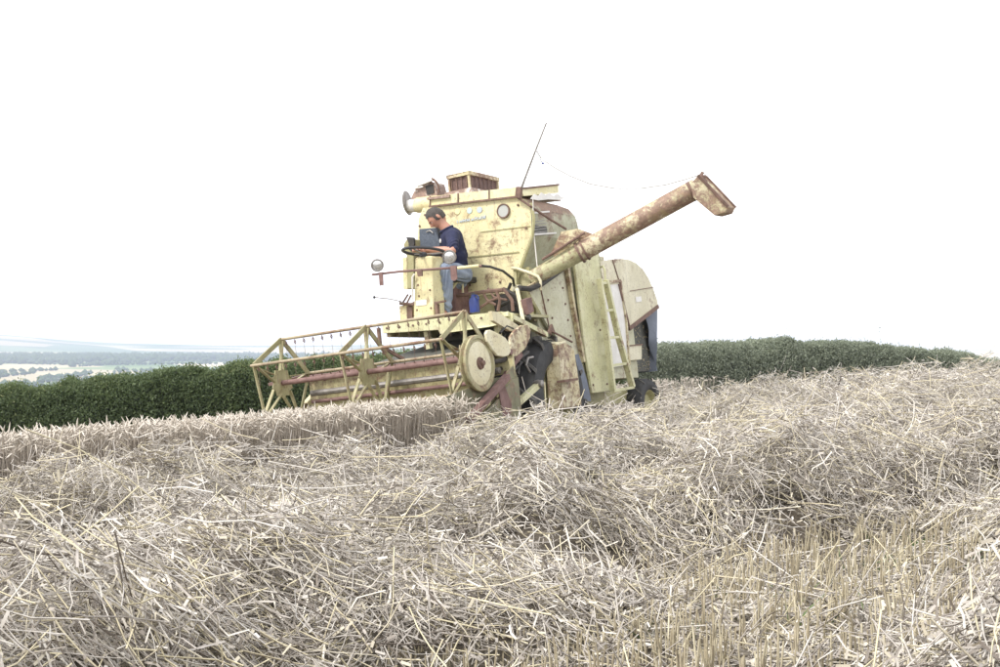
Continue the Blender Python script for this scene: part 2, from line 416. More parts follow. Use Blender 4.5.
QUAL = 1.0
V, F, T = join([lay(int(175000 * QUAL), 1.4, 6.2, .0036, (.07, .30), pw=.72, thick=.22)])
tag(npmesh('near_straw', V, F, M['straw'], T), 'tangled pale cut straw lying in the nearest swaths at the bottom', 'straw', kind='stuff')
V, F, T = join([lay(int(215000 * QUAL), 6.0, 15, .0046, (.10, .34), pw=.8, thick=.22)])
tag(npmesh('swath_straw', V, F, M['straw'], T), 'heaped rows of grey straw between the foreground and the harvester', 'straw', kind='stuff')
V, F, T = join([lay(int(150000 * QUAL), 14.5, 46, .010, (.14, .42), pw=.8, thick=.14)])
tag(npmesh('far_straw', V, F, M['straw'], T), 'distant straw cover reaching up to the hedge at right', 'straw', kind='stuff')

# long bright loose stalks lying on top, some sticking up
def loose(n, y0, y1, W):
    x, y = wedge(n, y0, y1, pw=.8); u, v = UVc(x, y); k = (u > 1.6); x, y = x[k], y[k]; n = len(x)
    s = SW(x, y); az = rng.random(n) * 6.283; el = np.abs(rng.normal(0, .22, n)); up = rng.random(n) < .09; el[up] = rng.uniform(.5, 1.35, up.sum())
    Ln = rng.uniform(.18, .42, n) * np.where(up, .55, 1)
    D = np.stack([np.cos(az) * np.cos(el), np.sin(az) * np.cos(el), np.sin(el)], 1)
    P = np.stack([x, y, G(x, y) + s + .04 + np.sin(el) * Ln * .42], 1)
    b = rng.normal(0, 1, (n, 3)) * (Ln * .035)[:, None]
    return strips(P, D, Ln, W * rng.uniform(.8, 1.25, n), .55 + .45 * rng.random(n), 3, 5, b)
V, F, T = join([loose(420, 2.3, 6, .0032), loose(1900, 6, 15, .0042)])
tag(npmesh('loose_straw', V, F, M['straw'], T), 'long bright yellow stalks scattered loose on top of the swaths', 'straw', kind='stuff')

# stubble in drilled rows
def stubble(n, y0, y1, W, H):
    x, y = wedge(n, y0, y1, pw=.8); u, v = UVc(x, y)
    us = np.round(u / .13) * .13 + rng.normal(0, .014, len(u)); du = us - u; x = x + du * .866; y = y - du * .5
    cl = np.round(v / .06); x = x + .5 * (cl * .06 - v) * .6; y = y + .866 * (cl * .06 - v) * .6
    s = SW(x, y); u, v = UVc(x, y)
    k = (s < np.where(y < 4.5, .30, .16)) & (u > 1.3) | (u < -1.3) & (v > 3) & (x > 4.3) | (v > 4) & (u > -1.3) & (s < .1); x, y = x[k], y[k]; n = len(x)
    h = H * rng.uniform(.7, 1.15, n); t = rng.normal(0, .10, (n, 2))
    D = np.stack([t[:, 0], t[:, 1], np.ones(n)], 1)
    return strips(np.stack([x, y, G(x, y) + h * .5 - .01], 1), D, h, W * rng.uniform(.8, 1.25, n), np.clip(rng.normal(.6, .22, n), 0, 1), 1, 4)
V, F, T = join([stubble(13500, 1.5, 7, .0038, .12), stubble(34000, 7, 18, .005, .13), stubble(26000, 18, 46, .012, .18)])
tag(npmesh('stubble', V, F, M['stub'], T), 'short upright yellow stubble in the lanes between swaths', 'stubble', kind='stuff')

# weeds low in the lanes
def weeds(n):
    x, y = wedge(n, 1.8, 9); k = (SW(x, y) < .10) & (fbm(x * 1.7 + 3, y * 1.7, 2) > .52) & (UVc(x, y)[0] > 1.6); x, y = x[k], y[k]; n = len(x)
    az = rng.random(n) * 6.283; D = np.stack([np.cos(az), np.sin(az), rng.uniform(.3, 1.6, n)], 1); Ln = rng.uniform(.05, .13, n)
    return strips(np.stack([x, y, G(x, y) + .04], 1), D, Ln, rng.uniform(.004, .009, n), rng.random(n), 2, 2, rng.normal(0, .01, (n, 3)), taper=.1)
V, F, T = weeds(5200)
tag(npmesh('green_weeds', V, F, M['weed'], T), 'small green weeds growing low among the stubble', 'weeds', kind='stuff')

# standing wheat
def wheat(x, y, W):
    n = len(x); h = rng.uniform(.59, .70, n) * (1 + .08 * (fbm(x * .8, y * .8, 2) - .5)); g = G(x, y)
    lean = rng.normal(0, .07, (n, 2)) + np.array([-.05, -.03])
    D = np.stack([lean[:, 0], lean[:, 1], np.ones(n)], 1); D /= np.linalg.norm(D, axis=1, keepdims=True)
    P0 = np.stack([x, y, g - .02], 1); b = rng.normal(0, .012, (n, 3)); tone = np.clip(rng.normal(.5, .2, n), 0, 1)
    out = [strips(P0 + D * (h / 2)[:, None], D, h, W * np.ones(n), tone * .62, 2, 3, b)]
    tip = P0 + D * h[:, None]; az = rng.random(n) * 6.283; nod = rng.normal(.2, .9, n)
    ED = np.stack([np.cos(az), np.sin(az), nod], 1); ED /= np.linalg.norm(ED, axis=1, keepdims=True); el = rng.uniform(.05, .085, n)
    v, f, t = strips(tip + ED * (el * .48)[:, None], ED, el, np.full(n, W * 2.3), np.clip(tone + .25, 0, 1), 3, 4)
    v = v.reshape(n, 4, 4, 3); c = v.mean(2, keepdims=True); sc = np.array([.35, 1.0, .8, .2]).reshape(1, 4, 1, 1); v = c + (v - c) * sc; out.append((v.reshape(-1, 3), f, t))
    k = rng.random(n) < .8; m_ = k.sum(); hh = rng.uniform(.3, .85, m_); az = rng.random(m_) * 6.283
    LD = np.stack([np.cos(az), np.sin(az), rng.uniform(-1.2, .6, m_)], 1); ll = rng.uniform(.08, .2, m_)
    out.append(strips(P0[k] + D[k] * (h[k] * hh)[:, None] + LD * (ll * .4)[:, None], LD, ll, np.full(m_, W * 1.8), tone[k] * .8, 2, 2, rng.normal(0, .02, (m_, 3)), taper=.2))
    return join(out)
def wheat_pts(n, de0, de1, v0, v1):
    de = rng.uniform(de0, de1, n); v = rng.uniform(v0, v1, n); u = 1.28 - de
    u = u + .12 * (vn(v * 2, 1.5 + 0 * v) - .5); x = ORG.x + u * .866 + v * .5; y = ORG.y - u * .5 + v * .866
    k = ((v < -2.35) | (u < -1.5)) & (np.abs(x) < .47 * y + .8) & (y < 28.5) & (y > 3); return x[k], y[k]
pts = [wheat_pts(13000, 0, .7, -12, -2.3), wheat_pts(14000, .7, 2.6, -13, -2.3), wheat_pts(30000, 2.6, 26, -16, 26)]
X = np.concatenate([p[0] for p in pts]); Y = np.concatenate([p[1] for p in pts])
k = (X < 4.4)
V, F, T = wheat(X[k], Y[k], .0045)
tag(npmesh('standing_wheat', V, F, M['wheat'], T), 'uncut ripe wheat standing in front of and beside the header', 'wheat', kind='stuff')

# ------------------------------------------------------------------ hedges
def leaf_mat(name, stops):
    m = straw_mat(name, stops, .45, .6); return m
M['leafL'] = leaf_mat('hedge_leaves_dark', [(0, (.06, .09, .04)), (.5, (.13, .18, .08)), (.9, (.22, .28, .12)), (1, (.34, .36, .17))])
M['leafR'] = leaf_mat('hedge_leaves_hazed', [(0, (.20, .23, .17)), (.6, (.31, .35, .26)), (1, (.40, .44, .32))])  # haze and flare put into the leaf colour as a pale grey
M['twig'] = plain('hedge_dark_core', (.09, .11, .06), (.04, .05, .03), 5, 1.0, bump=1)
def hedge(name, label, path, H, Wd, n, leaf, mt, seed):
    """path: list of (x,y); leafy wall following it"""
    P = np.array(path, float); seg = np.diff(P, axis=0); sl = np.hypot(*seg.T); cum = np.concatenate([[0], np.cumsum(sl)]); tot = cum[-1]
    def at(s):
        i = np.clip(np.searchsorted(cum, s, side='right') - 1, 0, len(sl) - 1); t = (s - cum[i]) / sl[i]
        p = P[i] + seg[i] * t[:, None]; d = seg[i] / sl[i][:, None]; return p, np.stack([-d[:, 1], d[:, 0]], 1)
    root = bpy.data.objects.new(name, None); col.objects.link(root); c0 = P.mean(0); root.location = (c0[0], c0[1], float(G(c0[0], c0[1])))
    tag(root, label, 'hedge')
    off = np.array(root.location)
    def surf(s, a):  # a 0..1 round the cross-section, 0 front foot, 1 back foot
        p, nn = at(s); th = a * math.pi; hx = -np.cos(th); hz = np.sin(th)
        hx = np.sign(hx) * np.abs(hx) ** .45; hz = hz ** .45
        bump = .86 + .12 * fbm(s * .9 + seed, a * 3.5 + seed, 3) + .20 * fbm(s * 3.1 + seed, a * 10 + seed, 2)
        h = H * (1 + .05 * (fbm(s * .7 + seed, a * 0 + 2, 3) - .5) + .10 * (vn(s * 2.6 + seed, a * 0) - .5))
        q = np.zeros((len(s), 3)); w = Wd / 2 * hx * bump
        q[:, :2] = p + nn * w[:, None]; q[:, 2] = G(p[:, 0], p[:, 1]) + h * hz * (.92 + .5 * (bump - 1)) ; return q
    n1 = int(n); s = rng.random(n1) * tot; a = rng.beta(1.0, 1.5, n1)
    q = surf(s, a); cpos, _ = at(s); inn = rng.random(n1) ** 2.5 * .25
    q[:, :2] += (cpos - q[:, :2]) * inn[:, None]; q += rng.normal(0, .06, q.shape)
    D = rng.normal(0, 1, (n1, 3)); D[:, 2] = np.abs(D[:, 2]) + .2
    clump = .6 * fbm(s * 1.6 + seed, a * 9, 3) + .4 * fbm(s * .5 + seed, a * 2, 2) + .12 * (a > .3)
    t = np.clip(.28 + .9 * (clump - .2) * rng.uniform(.3, 1.2, n1) + .12 * rng.normal(0, 1, n1) - inn * .3, 0, 1)  # inner leaves toned darker for shade, upper ones lighter as if lit
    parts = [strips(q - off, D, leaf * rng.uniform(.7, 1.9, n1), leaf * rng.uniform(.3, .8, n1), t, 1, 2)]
    ns = int(tot * 9); s = rng.random(ns) * tot; a = rng.uniform(.3, .7, ns); b0 = surf(s, a); hh = rng.exponential(.12, ns) + .04
    for k in range(9):
        f = rng.random(ns); d = rng.normal(0, .25, (ns, 3)); d[:, 2] = 1
        pp = b0 + np.stack([0 * f, 0 * f, hh * f], 1) + rng.normal(0, .03, (ns, 3))
        parts.append(strips(pp - off, d, leaf * rng.uniform(.7, 1.5, ns), leaf * rng.uniform(.3, .6, ns), np.clip(rng.normal(.6, .2, ns), 0, 1), 1, 2))
    V, F, T = join(parts); npmesh('foliage', V, F, mt, T, parent=root)
    ss = np.linspace(0, tot, int(tot * 3)); aa = np.linspace(0, 1, 14); S_, A_ = np.meshgrid(ss, aa, indexing='ij')
    q = surf(S_.ravel(), A_.ravel()); cpos, _ = at(S_.ravel()); q[:, :2] += (cpos - q[:, :2]) * .28; q[:, 2] -= .16
    na = len(aa); i = np.arange((len(ss) - 1) * (na - 1)); r_ = i // (na - 1); c_ = i % (na - 1); a0 = r_ * na + c_
    npmesh('dark_core', q - off, np.stack([a0, a0 + 1, a0 + na + 1, a0 + na], -1), M['twig'], smooth=True, parent=root)  # dark solid shell filling the hedge behind its leaves
    return root
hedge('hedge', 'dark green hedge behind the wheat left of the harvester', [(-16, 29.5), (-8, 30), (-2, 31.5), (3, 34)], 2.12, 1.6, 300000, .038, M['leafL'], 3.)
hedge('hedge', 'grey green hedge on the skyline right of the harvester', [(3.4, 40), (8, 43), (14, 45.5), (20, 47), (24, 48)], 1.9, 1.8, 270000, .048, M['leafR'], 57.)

# ------------------------------------------------------------------ far country
def vh(x, y):
    r = np.hypot(x, y); az = np.arctan2(x, y)
    z = -3 - 62 * (1 - np.exp(-np.maximum(r - 80, 0) / 700.))
    t = np.clip((r - 1500) / 2300, 0, 1); z = z + 42 * t * t * (3 - 2 * t)
    env = np.clip(.86 - (az + .42) * .8, .45, 1.0) + .22 * np.exp(-((az + .40) / .075) ** 2)
    t2 = np.clip((r - 4300) / 2600, 0, 1); z = z + (118 * env + 16 * np.sin(az * 11 + 1.2)) * t2 * t2 * (3 - 2 * t2) - 18 * t2
    z = z + 14 * (fbm(x / 900. + 20, y / 900. + 20, 3) - .5) * np.clip((r - 400) / 1500, 0, 1)
    return z
rs = np.concatenate([np.linspace(82, 600, 26), np.linspace(640, 4000, 90), np.linspace(4060, 8600, 80)]); az = np.linspace(-1.0, 1.0, 150)
Rr, Az = np.meshgrid(rs, az, indexing='ij'); X = Rr * np.sin(Az); Y = Rr * np.cos(Az); Z = vh(X, Y)
Z[0] = np.minimum(Z[0], G(X[0], Y[0]) - .5)
na = len(az); i = np.arange((len(rs) - 1) * (na - 1)); r_ = i // (na - 1); c_ = i % (na - 1); a0 = r_ * na + c_
m, n, l, b = mat('patchwork_farmland')
tc = n.new('ShaderNodeTexCoord'); mp = n.new('ShaderNodeMapping'); mp.inputs['Scale'].default_value = (1 / 420., 1 / 260., 0); l.new(tc.outputs['Object'], mp.inputs[0])
vo = n.new('ShaderNodeTexVoronoi'); vo.inputs['Scale'].default_value = 1; l.new(mp.outputs[0], vo.inputs['Vector'])
sp = n.new('ShaderNodeSeparateColor'); l.new(vo.outputs['Color'], sp.inputs[0])
r1 = ramp(n, [(0, (.10, .17, .05)), (.22, (.17, .24, .08)), (.4, (.50, .44, .26)), (.6, (.58, .52, .36)), (.78, (.13, .20, .07)), (.9, (.42, .36, .22))], 'CONSTANT'); l.new(sp.outputs[0], r1.inputs[0])
l.new(r1.outputs[0], b.inputs['Base Color']); b.inputs['Roughness'].default_value = 1
tag(npmesh('hills', np.stack([X, Y, Z], -1).reshape(-1, 3), np.stack([a0, a0 + 1, a0 + na + 1, a0 + na], -1), m, smooth=True), kind='structure')
# distant woods and hedgerow trees: lumpy crowns
def far_trees():
    P = []; S = []
    for k in range(300):   # hedgerows
        r0 = rng.uniform(900, 4300); a_ = rng.uniform(-.62, .3); d = rng.choice([0, 1.2, 1.57, .3]); ln = rng.uniform(80, 330); m_ = int(ln / 9)
        t = np.linspace(0, ln, m_); x = r0 * math.sin(a_) + t * math.cos(d); y = r0 * math.cos(a_) + t * math.sin(d)
        P.append(np.stack([x, y], 1) + rng.normal(0, 2, (m_, 2))); S.append(rng.uniform(3, 6.5, m_))
    for k in range(60):    # wooded band on the near slope of the hills
        a_ = rng.uniform(-.62, .25); r0 = rng.uniform(3300, 4500); m_ = 160
        P.append(np.stack([r0 * math.sin(a_) + rng.normal(0, 170, m_), r0 * math.cos(a_) + rng.normal(0, 120, m_)], 1)); S.append(rng.uniform(7, 12, m_))
    P = np.concatenate(P); S = np.concatenate(S); n = len(P); z = vh(P[:, 0], P[:, 1])
    ico = np.array([[0, 0, 1.5], [1, 0, .6], [.3, .95, .7], [-.8, .6, .55], [-.8, -.6, .65], [.3, -.95, .5], [0, 0, -.3]])
    fc = [[0, j, j % 5 + 1] for j in range(1, 6)] + [[6, j % 5 + 1, j] for j in range(1, 6)]
    V = ico[None] * (S[:, None, None] * rng.uniform(.75, 1.25, (n, 7, 1))) * np.array([1.15, 1.15, 1.0]); V = V + np.concatenate([P, z[:, None]], 1)[:, None]
    F = (np.array(fc)[None] + (np.arange(n) * 7)[:, None, None]).reshape(-1, 3)
    return V.reshape(-1, 3), F
V, F = far_trees()
tag(npmesh('far_woodland', V, F, plain('far_tree_foliage', (.07, .11, .04), (.04, .07, .025), .05, 1), smooth=True), 'far bluish woods and hedgerow trees below the hills at left', 'woodland', kind='stuff')

# air
hz = MB().box(-9500, 9500, -40, 8700, -90, 172).build('haze', M['soil']); hz.data.materials.clear()
m = bpy.data.materials.new('haze_air'); m.use_nodes = True; n = m.node_tree.nodes; n.clear()
out = n.new('ShaderNodeOutputMaterial'); pv = n.new('ShaderNodeVolumePrincipled'); pv.inputs['Color'].default_value = (.68, .74, 1, 1); pv.inputs['Density'].default_value = .00018
pv.inputs['Anisotropy'].default_value = 0
m.node_tree.links.new(pv.outputs[0], out.inputs['Volume']); hz.data.materials.append(m)
tag(hz, 'thin pale blue haze over the distant hills', 'haze', kind='stuff')
#@@MACHINE@@
# ------------------------------------------------------------------ combine harvester (its own frame: x to its left, y to its rear, z up)
H = bpy.data.objects.new('combine_harvester', None); col.objects.link(H); H.matrix_world = MW
tag(H, 'old faded yellow combine harvester with rust, reel in front and unloading auger out', 'combine harvester')
def part(mb, name, m, parent=None, bevel=0): return mb.build(name, M[m], parent or H, bevel)
V3 = Vector
def poly(px, **k): return [L(a, b, **k) for a, b in px]

# grain tank: a hopper whose sides slope in towards the bottom
fp = poly([(423, 208), (518, 196.5), (526, 200), (530, 207), (531.2, 216), (531.5, 234), (523.4, 256), (514.4, 281), (511.5, 293), (419, 300), (417.7, 240), (418.5, 219)], y=.05)
ztop = max(p.z for p in fp)
rings = []
for y, dz in ((.05, 0), (.07, .0), (.85, .0), (.98, .02), (1.08, .07), (1.15, .15), (1.19, .26), (1.20, .5)):
    rings.append([V3((p.x if y > .06 else p.x, y, min(p.z, ztop - .04 - dz + .0 * p.x) if dz else p.z)) for p in fp])
tank = part(MB().loft(rings), 'grain_tank', 'tank', bevel=.012)
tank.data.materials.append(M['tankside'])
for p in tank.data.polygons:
    if p.normal.x > .35 or p.normal.y > .3: p.material_index = 1  # shade put into the paint: side and rear faces take the darker copy
# pressed lip along the top and folded top plate
a, b_ = L(430, 205, y=.045), L(520, 195.5, y=.045)
lip = [L(429, 196.5, y=.03), L(519, 186.8, y=.03), L(520, 195.8, y=.03), L(430, 206, y=.03)]
part(MB().plate(lip, (0, .05, 0)), 'tank_lip', 'lip')
mb = MB()
for px in (430, 458, 489, 519): mb.bar(L(px, 196.3 - (px - 430) * .11, y=.024), L(px, 205.6 - (px - 430) * .115, y=.024), .012, .012, (0, 1, 0))
mb.bar(L(429, 206.6, y=.02), L(521, 196.2, y=.02), .02, .012, (0, 1, 0)); part(mb, 'lip_seam', 'rust', lip and None)
q = [L(429, 197.5, y=.05), L(519, 187.2, y=.05)]
part(MB().plate([q[0], q[1], q[1] + V3((0, 1.0, -.03)), q[0] + V3((0, 1.0, -.03))], (0, 0, -.02)), 'tank_roof', 'flake')
mb = MB(); p0, p1 = L(521, 189.5, y=.06), L(558.5, 185.5, x=.74); p2, p3 = L(558.5, 192.8, x=.74), L(524, 196, y=.06)
mb.plate([p0, p1, p2, p3], (-.02, .0, 0)); fl = part(mb, 'tank_flap', 'lip')
part(MB().bar(p0 + V3((0, 0, .01)), p1 + V3((0, 0, .01)), .03, .02), 'flap_edge', 'rust', fl)
# bare white torn edge on the side top
mb = MB(); base = [(530, 199), (534, 194), (538, 196), (541, 192.5), (545, 195), (549, 192.8), (553, 196), (557, 193.5), (561, 197), (566, 198), (560, 200), (548, 199.5), (538, 200.5)]
mb.plate(poly(base, x=.818), (.006, 0, 0)); part(mb, 'torn_edge', 'white')
# porthole
c = L(503.5, 211, y=.04)
part(MB().lathe(c, (0, -1, 0), [(0, .008), (.066, .008), (.072, 0)], 28), 'porthole', 'port')
pr = part(MB().lathe(c, (0, -1, 0), [(.066, 0), (.068, .016), (.08, .016), (.083, 0)], 28), 'porthole_ring', 'rust')
# faded maker's marks and illegible script on the tank front
for i, (px, mk) in enumerate(((457.5, 'logo3'), (469.5, 'logo2'), (479.5, 'logo'))):
    part(MB().lathe(L(px, 211.4 - i * .8, y=.046), (0, -1, 0), [(0, .003), (.034, .003), (.036, 0)], 14, False), 'faded_badge', mk)
mb = MB(); x = 457.5
for k in range(15):
    hh = random.uniform(2.2, 4.2); yb = 223.2 - (x - 457) * .16
    mb.bar(L(x, yb, y=.043), L(x + random.uniform(-.4, 1.2), yb - hh, y=.043), .011, .004, (0, 1, 0)); 
    if k % 2: mb.bar(L(x, yb - hh * .5, y=.042), L(x + 2, yb - hh * .6, y=.042), .011, .004, (0, 1, 0))
    x += random.uniform(1.7, 2.3)
part(mb, 'faded_lettering', 'logo')
# welded seams and bolts on the front
mb = MB(); mb.bar(L(420, 262, y=.042), L(519, 252, y=.042), .012, .006, (0, 1, 0)); mb.bar(L(480, 232, y=.042), L(530, 226, y=.042), .006, .006, (0, 1, 0)); part(mb, 'seam', 'olive')
for (px, py) in ((425, 215), (440, 288), (470, 285), (500, 282), (518, 205), (526, 228), (419.5, 226), (424, 250)):
    part(MB().lathe(L(px, py, y=.045), (0, -1, 0), [(0, .012), (.012, .010), (.014, 0)], 8, False), 'bolt', 'rust')

# side louvre plate, side steps on the tank
mb = MB(); mb.plate(poly([(533.5, 213.5), (545, 212), (547, 234), (534.5, 236)], x=.822), (.006, 0, 0)); lv = part(mb, 'louvre_panel', 'greydark')
mb = MB()
for t in np.linspace(0, 1, 9): mb.bar(L(533.5 + 12 * 0 + t * 1, 213.5 + 22 * t, x=.83), L(545 + 2 * t, 212 + 22 * t, x=.83), .010, .010, (1, 0, 0))
part(mb, 'slat', 'steel', lv)
mb = MB(); mb.bar(L(533, 213, x=.84), L(549, 211.5, x=.84), .018, .018); mb.bar(L(534, 234.5, x=.84), L(556, 233, x=.84), .018, .018); part(mb, 'side_rail', 'white')
# rain gutter down the tank's front edge
part(MB().tube([L(531, 203, y=.03), L(534, 218, y=.03), L(532.5, 236, y=.03), L(525, 257, y=.03), L(516, 282, y=.03), L(513, 296, y=.03)], .018, 6), 'edge_trim', 'olive')

# separator body behind and beneath the tank
mb = MB(); zt = L(590, 253, x=.76).z
mb.box(-.66, .76, .12, 1.9, .62, 2.0); mb.box(-.66, .76, 1.0, 2.0, 2.0, zt - .02); mb.box(-.62, .72, 1.9, 2.75, .75, 2.05)
body = part(mb, 'separator_body', 'side', bevel=.01)
part(MB().box(-.60, .66, -.05, .115, .62, 1.40), 'chassis_front', 'greydark')  # wall coloured dark for the shade of the void under the platform
part(MB().box(-.58, .74, .06, .118, 1.42, 2.02), 'cab_back_panel', 'olive')
mb = MB(); mb.box(-.7, .72, -.08, .08, .50, .66); mb.box(-.55, -.4, -.08, 3.0, .45, .6); mb.box(.5, .65, -.08, 3.0, .45, .6); part(mb, 'chassis_beam', 'olive')

# big side guards
A_ = poly([(525, 289), (546, 277), (569, 264.5), (572, 290), (581, 345), (588, 392), (575, 393), (560, 345), (545, 325)], x=.80)
sa = part(MB().plate(A_, (.03, 0, 0)), 'side_panel', 'side')
Bp = poly([(571.5, 259), (580, 255.5), (596, 251), (601, 290), (612, 391), (590, 393.5), (583, 352)], x=.86)
part(MB().plate(Bp, (.035, 0, 0)), 'side_panel', 'guard', bevel=.008)
mb = MB(); mb.bar(L(566, 263, x=.86), L(573.5, 310, x=.86), .045, .05, (1, 0, 0)); mb.bar(L(573.5, 310, x=.86), L(583, 362, x=.86), .045, .05, (1, 0, 0)); part(mb, 'panel_joint', 'rusty')
mb = MB(); mb.bar(L(525, 289, x=.84), L(569, 264.5, x=.84), .035, .03, (1, 0, 0)); part(mb, 'panel_edge', 'rusty')
mb = MB(); mb.bar(L(541, 290, x=.835), L(551, 335, x=.835), .012, .012); part(mb, 'seam', 'rust')
mb = MB(); mb.bar(L(596.5, 251, x=.87), L(613, 391, x=.87), .02, .05, (1, 0, 0)); part(mb, 'guard_edge', 'olive')
for (px, py) in [(560 + 2.6 * i, 272 + 16 * i) for i in range(6)] + [(578, 262), (590, 258), (600, 330), (593, 385), (607, 384), (548, 300), (552, 318)]:
    part(MB().lathe(L(px, py, x=.897 if px > 572 else .832), (1, 0, 0), [(0, .012), (.012, .010), (.014, 0)], 8, False), 'bolt', 'rust')

# panel with dark frame under the ladder, hood, opening, canvas
fr = poly([(601, 283), (619, 281), (625, 322), (628, 365), (607, 368)], x=.765); part(MB().plate(fr, (.01, 0, 0)), 'access_panel', 'white')
mb = MB()
for i, (p, q) in enumerate(((0, 1), (1, 2), (2, 3))): mb.bar(fr[p] + V3((.015, 0, 0)), fr[q] + V3((.015, 0, 0)), .035, .03, (1, 0, 0))
part(mb, 'panel_frame', 'rusty')
hp = [(597, 262.5), (604, 260.5), (613, 259.2), (621, 259), (628, 260.2), (635, 263.5), (641.5, 269.5), (647, 278), (652, 289), (655.5, 299), (657, 306), (643, 317), (629.5, 328), (626, 318), (622, 300), (619, 284), (598, 286)]
hq = poly(hp, x=.76)
part(MB().plate(hq, (.02, 0, 0)), 'hood_side', 'hood')
part(MB().plate([p + V3((-1.42, 0, 0)) for p in hq], (-.02, 0, 0)), 'hood_side', 'hood')
mb = MB(); ring = hq[:11]
mb.loft([[p + V3((dx, 0, 0)) for p in ring] + [p + V3((dx, -.02, -.02)) for p in reversed(ring)] for dx in (-1.40, .0)], True); part(mb, 'straw_hood', 'hood')
mb = MB(); mb.bar(L(629, 329, x=.79), L(658, 306.5, x=.79), .045, .03, (1, 0, 0)); mb.bar(L(658, 306.5, x=.79), L(658, 306.5, x=.79) + V3((-1.42, 0, 0)), .04, .04); part(mb, 'hood_rim', 'rust')
mb = MB(); mb.bar(L(612.5, 259.5, x=.785), L(620, 284, x=.785), .012, .012, (1, 0, 0)); mb.bar(L(619, 284, x=.785), L(630, 329, x=.785), .02, .02, (1, 0, 0)); mb.bar(L(630, 291, x=.785), L(655, 287, x=.785), .008, .008); part(mb, 'hood_seam', 'rust')
part(MB().plate(poly([(635.5, 297), (641, 296.2), (641.6, 301.5), (636, 302.2)], x=.784), (.003, 0, 0)), 'sticker', 'white')
# curtain below the hood; dark sheets colour in the shade of its open outlet
mb = MB(); dk = poly([(629, 328), (645, 315), (654, 309), (655.5, 340), (656, 371), (628, 372), (627, 345)], x=.60); mb.plate(dk, (-.02, 0, 0))
mb.plate([p + V3((-1.1, 0, 0)) for p in dk], (-.02, 0, 0)); mb.plate([dk[2], dk[4], dk[4] + V3((-1.1, 0, 0)), dk[2] + V3((-1.1, 0, 0))], (0, -.02, 0)); part(mb, 'straw_outlet', 'greydark')
cv = []
for t in np.linspace(0, 1, 9):
    pf = L(645.5 + 10 * t, 318 + 53 * t, x=.66); pb = L(657.5 - 1.0 * t, 308 + 63 * t, x=.70)
    wv = .02 * math.sin(t * 9); cv.append([pf + V3((wv, 0, 0)), (pf + pb) / 2 + V3((.03 - wv, 0, 0)), pb, pb + V3((-.008, 0, 0)), (pf + pb) / 2 + V3((.022 - wv, 0, 0)), pf + V3((wv - .008, 0, 0))])
part(MB().loft(cv, True), 'canvas_curtain', 'canvas')
cv2 = [[V3((x_, c_[2].y + .01 * math.sin(x_ * 22), c_[2].z)) for x_ in np.linspace(.69, -.6, 12)] + [V3((x_, c_[2].y - .008 + .01 * math.sin(x_ * 22), c_[2].z)) for x_ in np.linspace(-.6, .69, 12)] for c_ in cv]
part(MB().loft(cv2, True), 'canvas_curtain', 'canvas')
bx = poly([(627, 346), (642, 344.5), (642, 359.5), (628, 361)], x=.78); tb = part(MB().plate(bx, (-.22, 0, 0)), 'tool_box', 'hood', bevel=.008)
mb = MB(); mb.bar(bx[0] + V3((.005, 0, 0)), bx[1] + V3((.005, 0, 0)), .015, .015); part(mb, 'tool_box_lid', 'rust', tb)
# bits of chaff clinging in the outlet
mb = MB()
for k in range(150):
    p = L(random.uniform(622, 654), random.uniform(325, 370), x=.612); d = V3((.004, random.uniform(-.012, .012), random.uniform(-.012, .012))); mb.bar(p - d, p + d, .006, .005)
ch = part(mb, 'clinging_chaff', 'chaff'); ch['kind'] = 'stuff'

# ladder
X_ = 1.0
ra = [L(599.5, 279, x=X_), L(606, 330, x=X_), L(613, 390, x=X_)]; rb = [L(605.5, 280, x=X_ - .0), L(618, 335, x=X_), L(632.5, 387, x=X_)]
lad = MB(); 
for q in (ra, rb):
    for i in range(2): lad.bar(q[i], q[i + 1], .05, .065, (1, 0, 0))
ld = part(lad, 'ladder', 'guard')
for (x0, y0, x1, y1) in ((601, 283.5, 607, 282.5), (603, 311, 612, 310), (606, 338, 619, 337), (609.5, 366, 626, 363.5), (612.5, 391, 632.5, 387.5)):
    part(MB().bar(L(x0, y0, x=X_), L(x1, y1, x=X_), .05, .03), 'rung', 'guard', ld)
part(MB().tube([L(600, 268, x=.80), L(603, 266, x=.92), L(605, 270, x=.99), L(605.5, 282, x=X_)], .012, 8), 'handrail', 'guard', ld)
part(MB().bar(L(611, 355, x=.99), L(611, 355, x=.78), .03, .03), 'bracket', 'rust', ld)

